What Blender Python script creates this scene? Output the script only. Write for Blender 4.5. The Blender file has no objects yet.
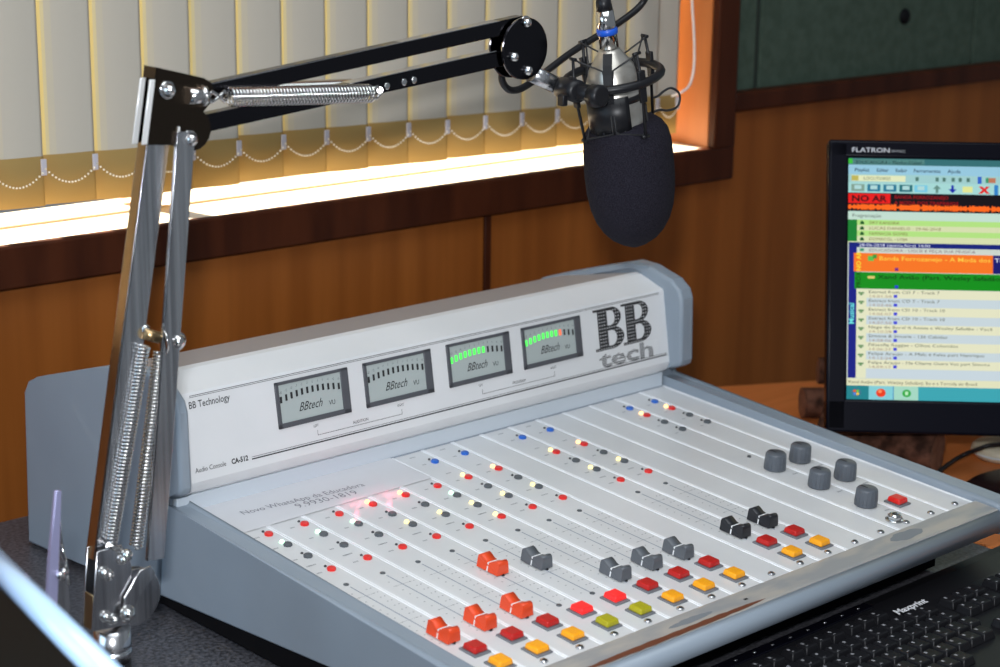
import bpy, bmesh, math, random
from mathutils import Vector, Matrix
random.seed(7)
S = bpy.context.scene
COL = S.collection

# ------------------------------------------------------------------ camera
F_PX = 1931.36
CAM = Vector((-0.95807, -1.17592, 0.71506))
RT = Vector((0.735384, -0.677530, 0.012805))
UP = Vector((0.164165, 0.196453, 0.966673))
BK = Vector((-0.657465, -0.708774, 0.255695))
cd = bpy.data.cameras.new('camera'); co = bpy.data.objects.new('camera', cd); COL.objects.link(co)
co.matrix_world = Matrix(((RT.x, UP.x, BK.x, CAM.x), (RT.y, UP.y, BK.y, CAM.y), (RT.z, UP.z, BK.z, CAM.z), (0, 0, 0, 1)))
cd.sensor_width = 36.0; cd.lens = F_PX / 1000 * 36.0; cd.clip_start = 0.02; cd.clip_end = 50
cd.dof.use_dof = True; cd.dof.focus_distance = 1.78; cd.dof.aperture_fstop = 7.5
S.camera = co
S.cycles.caustics_reflective = False; S.cycles.caustics_refractive = False
# ------------------------------------------------------------------ world, lights, exposure
S.view_settings.view_transform = 'Standard'; S.view_settings.look = 'None'
S.view_settings.gamma = 1.0; S.view_settings.exposure = 0.0; S.view_settings.use_curve_mapping = False
w = bpy.data.worlds.new('room_air'); S.world = w; w.use_nodes = True
w.node_tree.nodes['Background'].inputs[0].default_value = (0.80, 0.90, 1.0, 1)
w.node_tree.nodes['Background'].inputs[1].default_value = 0.20

def area(name, loc, target, size, size_y, power, col):
    l = bpy.data.lights.new(name, 'AREA'); l.shape = 'RECTANGLE'; l.size = size; l.size_y = size_y
    l.energy = power; l.color = col
    o = bpy.data.objects.new(name, l); COL.objects.link(o); o.location = loc
    o.rotation_euler = (Vector(target) - Vector(loc)).to_track_quat('-Z', 'Y').to_euler()
    return o
# fluorescent ceiling fitting of the studio, behind and left of the console
area('ceiling_light', (-0.3, -0.5, 2.0), (0.2, 0.1, 0.0), 1.5, 1.2, 20, (0.90, 0.96, 1.0))
# flash on top of the photographer's camera
fl = CAM + UP * 0.13 - RT * 0.03
area('camera_flash', fl, fl - BK, 0.07, 0.045, 21, (0.93, 0.96, 1.0))
# added soft blue fill from the left
area('left_cool_fill', (-1.5, 0.25, 0.75), (0.0, 0.15, 0.1), 0.9, 0.9, 7, (0.55, 0.78, 1.0))
# low daylight sun outside the window
sd = bpy.data.lights.new('window_sun', 'SUN'); sd.energy = 34; sd.angle = math.radians(3); sd.color = (1.0, 0.90, 0.72)
so = bpy.data.objects.new('window_sun', sd); COL.objects.link(so); so.location = (0.2, 3, 1.5)
so.rotation_euler = Vector((0.12, -0.84, -0.63)).to_track_quat('-Z', 'Y').to_euler()

# ------------------------------------------------------------------ helpers
def at(px, py, Y):
    """point on the vertical plane y = Y seen at photo position px, py"""
    d = RT * ((px - 500) / F_PX) - UP * ((py - 333.5) / F_PX) - BK
    return CAM + d * ((Y - CAM.y) / d.y)
def atz(px, py, Z):
    d = RT * ((px - 500) / F_PX) - UP * ((py - 333.5) / F_PX) - BK
    return CAM + d * ((Z - CAM.z) / d.z)

MATS = {}
def mat(name, col, rough=0.5, metal=0.0, emit=None, estr=1.0, spec=0.5, coat=0.0):
    if name in MATS: return MATS[name]
    m = bpy.data.materials.new(name); m.use_nodes = True
    b = m.node_tree.nodes['Principled BSDF']
    b.inputs['Base Color'].default_value = (*col, 1); b.inputs['Roughness'].default_value = rough
    b.inputs['Metallic'].default_value = metal; b.inputs['Specular IOR Level'].default_value = spec
    b.inputs['Coat Weight'].default_value = coat
    if emit:
        b.inputs['Emission Color'].default_value = (*emit, 1); b.inputs['Emission Strength'].default_value = estr
    MATS[name] = m; return m
def noisy(name, c1, c2, scale=(20, 20, 20), rough=0.5, metal=0.0, spec=0.5, bump=0.0, detail=4, lo=0.35, hi=0.65, coat=0.0, ns=1.0, r2=None):
    m = mat(name, c1, rough, metal, spec=spec, coat=coat); nt = m.node_tree; b = nt.nodes['Principled BSDF']
    tc = nt.nodes.new('ShaderNodeTexCoord'); mp = nt.nodes.new('ShaderNodeMapping'); mp.inputs['Scale'].default_value = scale
    nz = nt.nodes.new('ShaderNodeTexNoise'); nz.inputs['Scale'].default_value = ns; nz.inputs['Detail'].default_value = detail
    rp = nt.nodes.new('ShaderNodeValToRGB'); rp.color_ramp.elements[0].position = lo; rp.color_ramp.elements[1].position = hi
    rp.color_ramp.elements[0].color = (*c1, 1); rp.color_ramp.elements[1].color = (*c2, 1)
    g = nt.nodes.new('ShaderNodeNewGeometry')
    L = nt.links.new
    L(g.outputs['Position'], mp.inputs['Vector']); L(mp.outputs[0], nz.inputs['Vector']); L(nz.outputs[0], rp.inputs[0]); L(rp.outputs[0], b.inputs['Base Color'])
    if bump:
        bp = nt.nodes.new('ShaderNodeBump'); bp.inputs['Strength'].default_value = bump; bp.inputs['Distance'].default_value = 0.001
        L(nz.outputs[0], bp.inputs['Height']); L(bp.outputs[0], b.inputs['Normal'])
    if r2 is not None:
        mr = nt.nodes.new('ShaderNodeMapRange'); mr.inputs[3].default_value = rough; mr.inputs[4].default_value = r2
        L(nz.outputs[0], mr.inputs[0]); L(mr.outputs[0], b.inputs['Roughness'])
    return m

class MB:
    def __init__(s): s.bm = bmesh.new(); s.mats = []; s.cur = 0; s.sm = False
    def m(s, material):
        if material not in s.mats: s.mats.append(material)
        s.cur = s.mats.index(material); return s
    def face(s, vs, smooth=False):
        try:
            f = s.bm.faces.new(vs); f.material_index = s.cur; f.smooth = smooth; return f
        except ValueError: return None
    def poly(s, pts):
        return s.face([s.bm.verts.new(p) for p in pts])
    def hexa(s, P, bevel=0.0, seg=2):
        """P: 8 points, bottom 4 ccw then top 4 ccw"""
        vs = [s.bm.verts.new(p) for p in P]
        fs = [s.face([vs[i] for i in q]) for q in ((3, 2, 1, 0), (4, 5, 6, 7), (0, 1, 5, 4), (1, 2, 6, 5), (2, 3, 7, 6), (3, 0, 4, 7))]
        if bevel: s._bev(fs, bevel, seg)
        return s
    def _bev(s, fs, bevel, seg):
        es = list({e for f in fs if f for e in f.edges})
        r = bmesh.ops.bevel(s.bm, geom=es, offset=bevel, segments=seg, profile=0.5, affect='EDGES', clamp_overlap=True, material=-1)
        for f in r['faces']: f.smooth = True
    def box(s, x0, x1, y0, y1, z0, z1, bevel=0.0, M=None, seg=2):
        P = [(x0, y0, z0), (x1, y0, z0), (x1, y1, z0), (x0, y1, z0), (x0, y0, z1), (x1, y0, z1), (x1, y1, z1), (x0, y1, z1)]
        if M is not None: P = [M @ Vector(p) for p in P]
        return s.hexa(P, bevel, seg)
    def prism(s, pts, d, bevel=0.0, seg=2, smooth=False):
        """closed polygon of 3D points extruded by vector d"""
        d = Vector(d); a = [s.bm.verts.new(p) for p in pts]; b = [s.bm.verts.new(Vector(p) + d) for p in pts]
        n = len(pts); fs = [s.face(a[::-1]), s.face(b)]
        for i in range(n): fs.append(s.face([a[i], a[(i + 1) % n], b[(i + 1) % n], b[i]], smooth))
        if bevel:
            es = list({e for f in fs[:2] if f for e in f.edges})
            r = bmesh.ops.bevel(s.bm, geom=es, offset=bevel, segments=seg, profile=0.5, affect='EDGES', clamp_overlap=True, material=-1)
            for f in r['faces']: f.smooth = True
        return s
    def lathe(s, p, axis, prof, n=24, smooth=True, cap=True, ref=None):
        """prof: list of (distance along axis, radius)"""
        p = Vector(p); ax = Vector(axis).normalized()
        r1 = ax.orthogonal().normalized() if ref is None else (Vector(ref) - ax * Vector(ref).dot(ax)).normalized()
        r2 = ax.cross(r1); rings = []
        for (h, r) in prof:
            rings.append([s.bm.verts.new(p + ax * h + (r1 * math.cos(2 * math.pi * k / n) + r2 * math.sin(2 * math.pi * k / n)) * max(r, 1e-5)) for k in range(n)])
        for a, b in zip(rings, rings[1:]):
            for k in range(n): s.face([a[k], a[(k + 1) % n], b[(k + 1) % n], b[k]], smooth)
        if cap: s.face(rings[0][::-1]); s.face(rings[-1])
        return s
    def cyl(s, a, b, r, r2=None, n=16):
        a = Vector(a); b = Vector(b); r2 = r if r2 is None else r2
        return s.lathe(a, b - a, [(0, r), ((b - a).length, r2)], n)
    def tube(s, pts, r, n=8, closed=False):
        pts = [Vector(p) for p in pts]; N = len(pts); rings = []; up = None
        for i, p in enumerate(pts):
            t = (pts[(i + 1) % N] - pts[i - 1]) if closed else (pts[min(i + 1, N - 1)] - pts[max(i - 1, 0)])
            if t.length < 1e-9: t = Vector((0, 0, 1))
            t.normalize()
            if up is None: up = t.orthogonal().normalized()
            up = (up - t * up.dot(t));
            up = up.normalized() if up.length > 1e-6 else t.orthogonal().normalized()
            q = t.cross(up)
            rings.append([s.bm.verts.new(p + (up * math.cos(2 * math.pi * k / n) + q * math.sin(2 * math.pi * k / n)) * r) for k in range(n)])
        rng = range(N if closed else N - 1)
        for i in rng:
            a = rings[i]; b = rings[(i + 1) % N]
            for k in range(n): s.face([a[k], a[(k + 1) % n], b[(k + 1) % n], b[k]], True)
        if not closed: s.face(rings[0][::-1]); s.face(rings[-1])
        return s
    def helix(s, a, b, R, r, turns, n=5, seg=10):
        a = Vector(a); b = Vector(b); ax = (b - a).normalized(); u = ax.orthogonal().normalized(); v = ax.cross(u)
        pts = []
        N = int(turns * seg)
        for i in range(N + 1):
            th = 2 * math.pi * i / seg
            pts.append(a + (b - a) * (i / N) + (u * math.cos(th) + v * math.sin(th)) * R)
        return s.tube(pts, r, n)
    def ball(s, c, r, n=12, sc=(1, 1, 1)):
        c = Vector(c); k = bmesh.ops.create_uvsphere(s.bm, u_segments=n, v_segments=max(6, n // 2), radius=r, matrix=Matrix.Translation(c) @ Matrix.Diagonal((*sc, 1)))
        for v in k['verts']:
            for f in v.link_faces: f.material_index = s.cur; f.smooth = True
        return s
    def quad(s, O, ux, uy, x0, x1, y0, y1):
        """flat rectangle on frame O, ux, uy"""
        return s.poly([O + ux * x0 + uy * y0, O + ux * x1 + uy * y0, O + ux * x1 + uy * y1, O + ux * x0 + uy * y1])
    def text(s, body, O, ux, uy, x, y, size, sx=1.0, align='LEFT', shear=0.0, bold=0.0):
        vs, fs, wd = glyphs(body, bold)
        off = {'LEFT': 0, 'CENTER': -wd / 2, 'RIGHT': -wd}[align]
        V = []
        for (a, b) in vs:
            X = x + (a + off) * size * sx + b * size * shear; Y = y + b * size
            V.append(s.bm.verts.new(O + ux * X + uy * Y))
        for f in fs: s.face([V[i] for i in f])
        return s
    def build(s, name, parent=None, loc=None, recalc=True):
        if recalc: bmesh.ops.recalc_face_normals(s.bm, faces=s.bm.faces)
        me = bpy.data.meshes.new(name)
        if s.bm.verts:
            xs = [v.co for v in s.bm.verts]
            c = Vector(((min(v.x for v in xs) + max(v.x for v in xs)) / 2, (min(v.y for v in xs) + max(v.y for v in xs)) / 2, min(v.z for v in xs)))
        else: c = Vector()
        if loc is not None: c = Vector(loc)
        bmesh.ops.translate(s.bm, verts=s.bm.verts, vec=-c)
        s.bm.to_mesh(me); s.bm.free()
        for m in s.mats: me.materials.append(m)
        o = bpy.data.objects.new(name, me); COL.objects.link(o)
        put(o, c, parent); return o
WL = {}
def put(o, c, parent):
    WL[o.name] = Vector(c)
    if parent is not None: o.parent = parent; o.location = Vector(c) - WL[parent.name]
    else: o.location = c
_G = {}
def glyphs(body, bold):
    k = (body, round(bold, 4))
    if k in _G: return _G[k]
    cu = bpy.data.curves.new('t', 'FONT'); cu.body = body; cu.size = 1; cu.resolution_u = 2; cu.offset = bold
    ob = bpy.data.objects.new('t', cu); COL.objects.link(ob)
    bpy.context.view_layer.update()
    me = bpy.data.meshes.new_from_object(ob.evaluated_get(bpy.context.evaluated_depsgraph_get()))
    vs = [(v.co.x, v.co.y) for v in me.vertices]; fs = [tuple(p.vertices) for p in me.polygons]
    bpy.data.objects.remove(ob); bpy.data.curves.remove(cu); bpy.data.meshes.remove(me)
    wd = max([a for a, b in vs], default=0)
    _G[k] = (vs, fs, wd); return _G[k]
def thing(name, label, cat, loc, group=None):
    o = bpy.data.objects.new(name, None); COL.objects.link(o); o.empty_display_size = 0.02; put(o, loc, None)
    return tag(o, label, cat, group)
def tag(o, label=None, cat=None, group=None, kind=None):
    if label: o['label'] = label
    if cat: o['category'] = cat
    if group: o['group'] = group
    if kind: o['kind'] = kind
    return o
def struct(o): o['kind'] = 'structure'; return o

# ------------------------------------------------------------------ materials
M_wood = noisy('oak_panelling', (0.190, 0.055, 0.0090), (0.255, 0.079, 0.014), (26, 26, 1.2), 0.45, spec=0.18, detail=5)
M_desk = noisy('orange_desk_wood', (0.56, 0.165, 0.040), (0.66, 0.21, 0.06), (2, 40, 2), 0.4, spec=0.25)
M_frame = noisy('mahogany_frame', (0.030, 0.0065, 0.002), (0.055, 0.013, 0.004), (30, 30, 5), 0.45, spec=0.15)
M_jamb = noisy('honey_jamb_wood', (0.36, 0.105, 0.022), (0.44, 0.14, 0.035), (30, 30, 5), 0.4)
M_sill = noisy('pale_sill_paint', (0.72, 0.62, 0.48), (0.80, 0.70, 0.56), (10, 60, 10), 0.5)
M_green = noisy('green_felt_board', (0.050, 0.075, 0.056), (0.066, 0.096, 0.074), (60, 60, 60), 0.9, detail=8, spec=0.1)
M_lam = noisy('speckled_grey_laminate', (0.026, 0.026, 0.030), (0.105, 0.105, 0.120), (260, 260, 260), 0.42, detail=3, bump=0.15, spec=0.75)
M_floor = noisy('floor_tiles', (0.20, 0.19, 0.17), (0.26, 0.25, 0.23), (4, 4, 4), 0.4)
M_white = noisy('white_enamel', (0.70, 0.71, 0.72), (0.745, 0.75, 0.76), (9, 9, 9), 0.33, spec=0.45)
M_strip = noisy('white_strip_enamel', (0.66, 0.665, 0.67), (0.70, 0.705, 0.71), (14, 14, 14), 0.30, spec=0.5)
M_ridge = mat('bright_strip_edge', (0.86, 0.87, 0.89), 0.25)
M_grey = noisy('blue_grey_paint', (0.245, 0.292, 0.345), (0.270, 0.318, 0.372), (7, 7, 7), 0.36, spec=0.5)
M_light = mat('light_blue_grey_enamel', (0.60, 0.66, 0.72), 0.35)
M_black = mat('black_steel', (0.005, 0.005, 0.006), 0.6, spec=0.1)
M_ink = mat('black_ink', (0.018, 0.018, 0.020), 0.6)
M_faint = mat('faded_grey_print', (0.33, 0.34, 0.36), 0.6)
M_slot = mat('fader_slot_blue_black', (0.28, 0.32, 0.38), 0.6)
M_white_dot = mat('white_print', (0.80, 0.81, 0.82), 0.5)
M_chrome = mat('polished_chrome', (0.72, 0.71, 0.70), 0.12, 1.0)
M_steel = noisy('brushed_nickel_painted_streaks', (0.46, 0.46, 0.48), (0.78, 0.78, 0.80), (220, 60, 3), 0.24, 1.0)  # brushed tone stretched into vertical streaks that paint reflections on the arm rods
M_warmrefl = noisy('steel_painted_warm_reflection', (0.34, 0.23, 0.11), (0.46, 0.32, 0.17), (40, 40, 8), 0.3, 1.0)  # orange wood reflections put into the base colour of the steel
M_dchrome = mat('chrome_painted_dark_reflection', (0.040, 0.038, 0.044), 0.16, 1.0, spec=0.6)  # chrome with the reflection of the dark room put into its base colour
M_blk = mat('black_plastic', (0.010, 0.010, 0.012), 0.38, spec=0.3)
M_gloss = mat('piano_black_plastic', (0.004, 0.004, 0.008), 0.25, spec=0.12)
M_foam = noisy('charcoal_foam', (0.009, 0.008, 0.013), (0.022, 0.020, 0.029), (900, 900, 900), 0.95, bump=0.6, spec=0.15)
M_red = mat('red_button', (0.74, 0.020, 0.016), 0.32)
M_redbig = mat('dark_red_button', (0.50, 0.014, 0.012), 0.32)
M_redhot = mat('lit_red_button', (0.80, 0.02, 0.02), 0.32, emit=(1, 0.03, 0.03), estr=0.35)
M_blue = mat('blue_button', (0.02, 0.13, 0.55), 0.35)
M_gr = mat('grey_button', (0.085, 0.095, 0.105), 0.4)
M_yel = mat('amber_button', (1.0, 0.40, 0.010), 0.35)
M_olive = mat('olive_button', (0.42, 0.38, 0.010), 0.35)
M_bezel = mat('grey_button_bezel', (0.17, 0.18, 0.20), 0.45)
M_capred = mat('orange_red_fader', (0.78, 0.070, 0.016), 0.35)
M_capgrey = mat('slate_grey_fader', (0.105, 0.115, 0.13), 0.38)
M_capblk = mat('black_fader', (0.015, 0.016, 0.020), 0.35)
M_knob = mat('slate_knob', (0.095, 0.108, 0.128), 0.42)
def led(n, c, s): return mat(n, (0.02, 0.02, 0.02), 0.3, emit=c, estr=s)
L_green = led('green_led', (0.50, 1.0, 0.66), 3.2)
L_yel = led('yellow_led', (1.0, 0.78, 0.22), 3.0)
L_amb = led('amber_led', (1.0, 0.52, 0.16), 4.0)
L_off = mat('unlit_led', (0.05, 0.05, 0.055), 0.3)
L_seg = mat('lit_green_segment', (0.02, 0.2, 0.03), 0.4, emit=(0.10, 1.0, 0.12), estr=1.15)
L_segr = mat('lit_red_segment', (0.3, 0.02, 0.02), 0.4, emit=(1.0, 0.22, 0.10), estr=1.0)
M_lcd = mat('meter_glass', (0.43, 0.48, 0.47), 0.25)
M_mbez = mat('meter_bezel_grey', (0.085, 0.088, 0.10), 0.4)
M_log = noisy('bark', (0.030, 0.012, 0.007), (0.13, 0.055, 0.034), (60, 60, 60), 0.9, bump=1.0, spec=0.2)
M_logend = noisy('sawn_log_end', (0.16, 0.060, 0.030), (0.24, 0.11, 0.06), (90, 90, 90), 0.8)
M_cream = mat('cream_plastic', (0.60, 0.55, 0.42), 0.4)
M_paper = mat('laminated_paper', (0.66, 0.66, 0.68), 0.28, spec=0.6)
M_key = mat('black_key', (0.010, 0.010, 0.012), 0.4, spec=0.3)
M_kprint = mat('key_legend_grey', (0.30, 0.30, 0.32), 0.5)
M_lid = mat('laptop_painted_glare', (0.50, 0.72, 1.0), 0.25, 0.0, spec=1.0, coat=1.0)  # flash reflection on the metal edge put into a blue-white base colour
M_cord = mat('white_cord', (0.75, 0.70, 0.68), 0.5)
M_bead = mat('white_bead', (0.80, 0.76, 0.66), 0.4)
def fabric(name, refl, trans):
    m = bpy.data.materials.new(name); m.use_nodes = True; nt = m.node_tree; nt.nodes.clear()
    o = nt.nodes.new('ShaderNodeOutputMaterial'); a = nt.nodes.new('ShaderNodeAddShader')
    d = nt.nodes.new('ShaderNodeBsdfDiffuse'); t = nt.nodes.new('ShaderNodeBsdfTranslucent')
    d.inputs[0].default_value = (*refl, 1); t.inputs[0].default_value = (*trans, 1)
    nt.links.new(d.outputs[0], a.inputs[0]); nt.links.new(t.outputs[0], a.inputs[1]); nt.links.new(a.outputs[0], o.inputs[0])
    return m
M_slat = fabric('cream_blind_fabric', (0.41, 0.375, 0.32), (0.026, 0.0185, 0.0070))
M_slatglow = fabric('blind_painted_glow', (0.56, 0.46, 0.20), (0.075, 0.052, 0.011))  # backlit glow in the flash shadow beside each slat, painted in graded bands
M_slatglow_mid = fabric('blind_painted_glow_mid', (0.50, 0.44, 0.27), (0.046, 0.033, 0.010))
M_slatglow_soft = fabric('blind_painted_glow_fade', (0.43, 0.39, 0.31), (0.029, 0.0205, 0.0072))
M_hem = fabric('weighted_hem_pocket', (0.30, 0.20, 0.075), (0.020, 0.010, 0.002))

# ------------------------------------------------------------------ wall, window
WD = Vector((0.99929, -0.03771, 0)); WN = Vector((0.03771, 0.99929, 0)); WO = Vector((-0.03, 0.575, 0)); Z3 = Vector((0, 0, 1))
def wp(u, off, z): return WO + WD * u + WN * off + Z3 * z
def wbox(mb, u0, u1, o0, o1, z0, z1, bevel=0.0):
    return mb.hexa([wp(u0, o0, z0), wp(u1, o0, z0), wp(u1, o1, z0), wp(u0, o1, z0), wp(u0, o0, z1), wp(u1, o0, z1), wp(u1, o1, z1), wp(u0, o1, z1)], bevel)
FB, FT = 0.249, 0.2945         # bottom frame rail: lower and upper edge
UR0, UR1 = 1.038, 1.078        # right frame rail
UL = -0.62; ZT = 1.30
b = MB().m(M_wood)
wbox(b, -1.2, 3.0, 0.0, 0.10, -0.75, FB + 0.01)
wbox(b, UR1 - 0.01, 3.0, 0.0, 0.10, FB + 0.01, 0.345)
wbox(b, UR1 - 0.01, 3.0, 0.03, 0.10, 0.345, 2.0)
wbox(b, -1.2, UL, 0.0, 0.10, FB + 0.01, 2.0)
wbox(b, UL, UR1 - 0.01, 0.0, 0.10, ZT, 2.0)
struct(b.build('wall_back'))
b = MB().m(M_green)
wbox(b, UR1, 1.1400, 0.012, 0.031, 0.35, 2.0, 0.002)
wbox(b, 1.1500, 1.632, 0.012, 0.031, 0.35, 2.0, 0.002)
wbox(b, 1.638, 2.2, 0.012, 0.031, 0.35, 2.0, 0.002)
wbox(b, 2.206, 3.0, 0.012, 0.031, 0.35, 2.0, 0.002)
b.m(mat('dark_green_joint', (0.016, 0.026, 0.020), 0.8)); wbox(b, 1.139, 1.151, 0.016, 0.031, 0.35, 2.0)
b.m(M_black)
b.lathe(wp(1.4623, 0.0125, 0.4464), -WN, [(0, 0.012), (0.003, 0.011), (0.006, 0.006), (0.0065, 0.0)], 14)
struct(b.build('wall_right'))
b = MB().m(M_frame); wbox(b, UR1 + 0.001, 3.0, -0.012, 0.012, 0.3392, 0.3655, 0.003)
struct(b.build('trim_1'))
b = MB().m(M_frame); wbox(b, 0.6435, 0.6535, -0.004, 0.002, 0.0, FB - 0.001, 0.001)
struct(b.build('trim_2'))
b = MB().m(M_frame)
wbox(b, UL - 0.04, UR1, -0.014, 0.0005, FB, FT, 0.003)
wbox(b, UR0, UR1, -0.0145, 0.0, FT - 0.002, ZT + 0.04, 0.003)
wbox(b, UL - 0.04, UL, -0.0145, 0.0, FT - 0.002, ZT + 0.04, 0.003)
wbox(b, UL, UR1, -0.014, 0.0, ZT, ZT + 0.04, 0.003)
win = struct(b.build('window_1'))
b = MB().m(M_sill); wbox(b, UL, UR0, 0.0008, 0.155, FB + 0.012, FT - 0.0015, 0.002)
b.m(mat('tan_track', (0.52, 0.40, 0.26), 0.5)); wbox(b, UL, UR0, 0.075, 0.080, FT - 0.002, FT + 0.001)
b.build('window_sill', win)
b = MB().m(M_jamb); wbox(b, UR0, UR0 + 0.03, 0.0, 0.155, FT - 0.003, ZT); b.build('window_jamb', win); b = MB().m(M_jamb); wbox(b, UL - 0.03, UL, 0.0, 0.155, FT - 0.003, ZT)
wbox(b, UL, UR0, 0.0, 0.155, ZT, ZT + 0.03)
b.build('window_jamb', win)
b = MB().m(M_jamb)
wbox(b, 1.008, UR0 - 0.001, 0.118, 0.135, 0.30, ZT); b.build('window_sash', win); b = MB().m(M_jamb)
wbox(b, 0.21, 0.235, 0.118, 0.135, 0.30, ZT)
b.build('window_sash', win)

# ------------------------------------------------------------------ vertical blind
blind = thing('vertical_blind', 'cream fabric vertical blind with beaded hem chain hanging in the window', 'window blind', wp(0.2, 0.05, 0.317))
b = MB().m(M_white); wbox(b, UL + 0.01, UR0 - 0.02, 0.035, 0.065, 1.24, 1.28, 0.003); b.build('headrail', blind)
pitch = 0.0598; u1 = 1.003; k = 0
edges = []
while u1 > UL + 0.03:
    u0 = u1 - pitch - 0.010
    rgt = 0.026; lft = 0.038     # right edge of each slat hangs nearer to the room
    zb = 0.3235 - 0.0095 * max(0, min(1, (u1) / 1.0)) + random.uniform(-0.0012, 0.0012)
    zh = zb + 0.0525
    ln = random.uniform(-0.002, 0.002)
    b = MB(); n = 20
    lean = 0.020 * (1 - max(0, min(1, u1))) * 0.0
    cols = []
    for i in range(n + 1):
        t = i / n; u = u0 + (u1 - u0) * t; off = lft + (rgt - lft) * t - 0.0035 * math.sin(math.pi * t)
        cols.append([b.bm.verts.new(wp(u + lean * (z - 0.3), off + (0.0 if z > zh + 1e-4 else -0.0006), z)) for z in (zb, zh, zh + 0.0005, 0.7, 1.24)])
    for i in range(n):
        for j in range(4):
            b.m(M_hem if j == 0 else (M_slatglow if i < 5 else (M_slatglow_mid if i < 6 else (M_slatglow_soft if i < 8 else M_slat))))
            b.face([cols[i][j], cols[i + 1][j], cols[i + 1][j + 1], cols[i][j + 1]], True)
    sl = b.build('slat', blind, recalc=False)
    md = sl.modifiers.new('t', 'SOLIDIFY'); md.thickness = 0.0005
    b = MB().m(mat('clip_plastic_clear', (0.48, 0.46, 0.52), 0.3)); wbox(b, u1 - 0.004, u1 + 0.002, rgt - 0.004, rgt - 0.0015, zh - 0.020, zh - 0.003, 0.0005)
    b.build('chain_clip', sl)
    edges.append((u1, rgt - 0.003, zh - 0.013)); u1 = 0.965 - pitch * k; k += 1
for a, c in zip(edges, edges[1:]):
    b = MB().m(M_bead)
    for i in range(17):
        t = i / 16; u = a[0] + (c[0] - a[0]) * t; sag = 4 * t * (1 - t) * 0.0165
        b.ball(wp(u, a[1] - 0.002, a[2] + (c[2] - a[2]) * t - sag), 0.0011, 6)
    b.build('beaded_chain', blind)
b = MB().m(M_cord)
cp = [at(691, -60, 0.53), at(692, 0, 0.53), at(694, 35, 0.53), at(694, 65, 0.53), at(690, 84, 0.53), at(682, 92, 0.53), at(672, 96, 0.545)]
def smooth_pts(P, n=6):
    out = []; P = [Vector(p) for p in P]
    for i in range(len(P) - 1):
        p0 = P[max(i - 1, 0)]; p1 = P[i]; p2 = P[i + 1]; p3 = P[min(i + 2, len(P) - 1)]
        for j in range(n):
            t = j / n
            out.append(0.5 * ((2 * p1) + (p2 - p0) * t + (2 * p0 - 5 * p1 + 4 * p2 - p3) * t * t + (3 * p1 - p0 - 3 * p2 + p3) * t ** 3))
    out.append(P[-1]); return out
b.tube(smooth_pts(cp), 0.0016, 8); b.build('control_cord', blind)

# ------------------------------------------------------------------ floor and desks
b = MB().m(M_floor); b.box(-1.6, 2.6, -1.6, 0.6, -0.77, -0.75); struct(b.build('floor'))
dk = thing('control_desk', 'grey speckled laminate desk top under the audio console', 'desk', (0.0, 0.0, -0.75))
b = MB().m(M_lam); b.hexa([(-1.0, -0.62, -0.03), (0.684, -0.62, -0.03), (0.684, 0.5475, -0.03), (-1.0, 0.611, -0.03), (-1.0, -0.62, 0), (0.684, -0.62, 0), (0.684, 0.5475, 0), (-1.0, 0.611, 0)], 0.002); b.build('desk_top', dk)
for x in (-0.95, 0.64):
    b = MB().m(M_lam); b.box(x, x + 0.03, -0.55, 0.5, -0.75, -0.03); b.build('side_panel', dk)
wdk = thing('wooden_desk', 'orange varnished wooden desk behind and right of the console', 'desk', (1.2, 0.0, -0.75))
R0 = Vector((0.908, 0.436)); R1 = Vector((1.06, 0.3525)); dr = (R1 - R0)
def rear(x): return R0.y + dr.y * (x - R0.x) / dr.x
b = MB().m(M_desk)
xe = 1.75
b.hexa([(0.6865, -0.62, -0.03), (xe, -0.62, -0.03), (xe, rear(xe), -0.03), (0.6865, 0.545, -0.03), (0.6865, -0.62, 0), (xe, -0.62, 0), (xe, rear(xe), 0), (0.6865, 0.545, 0)], 0.002)
b.build('desk_top', wdk)
for x in (0.70, 1.6):
    b = MB().m(M_desk); b.box(x, x + 0.03, -0.55, -0.1, -0.75, -0.03); b.build('side_panel', wdk)

# ------------------------------------------------------------------ audio console
P4 = 0.04; SL = 0.0634539
TT = Vector((0, math.cos(SL), math.sin(SL))); NN = Vector((0, -math.sin(SL), math.cos(SL))); XX = Vector((1, 0, 0)); PO = Vector((0, 0, 0.085))
PM = Matrix(((1, 0, 0, 0), (0, TT.y, NN.y, 0), (0, TT.z, NN.z, 0.085), (0, 0, 0, 1)))
def pp(x, t, h=0.0): return PO + XX * x + TT * t + NN * h
con = thing('mixing_console', 'white and blue-grey broadcast audio console with faders, coloured buttons and four level meters', 'audio mixer', (0.29, 0.05, 0.0))
XL, XR = -0.0300, 0.6088
# black chassis, its left side built out as the shadow under the cheek
b = MB().m(M_black)
b.prism([(-0.0440, y, z) for y, z in ((-0.150, 0.004), (0.395, 0.004), (0.395, 0.0080), (0.2, 0.0200), (-0.150, 0.0415))], (0.634, 0, 0), 0.001)
b.hexa([(-0.024, -0.19, 0.048), (0.603, -0.19, 0.048), (0.603, 0.40, 0.020), (-0.024, 0.40, 0.020), (-0.024, -0.19, 0.066), (0.603, -0.19, 0.066), (0.603, 0.40, 0.096), (-0.024, 0.40, 0.096)], 0.001)
b.build('chassis', con)
for x in (-0.01, 0.56):
    for y in (-0.12, 0.36):
        b = MB().m(M_blk); b.cyl((x, y, 0.0), (x, y, 0.005), 0.012); b.build('rubber_foot', con)
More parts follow.
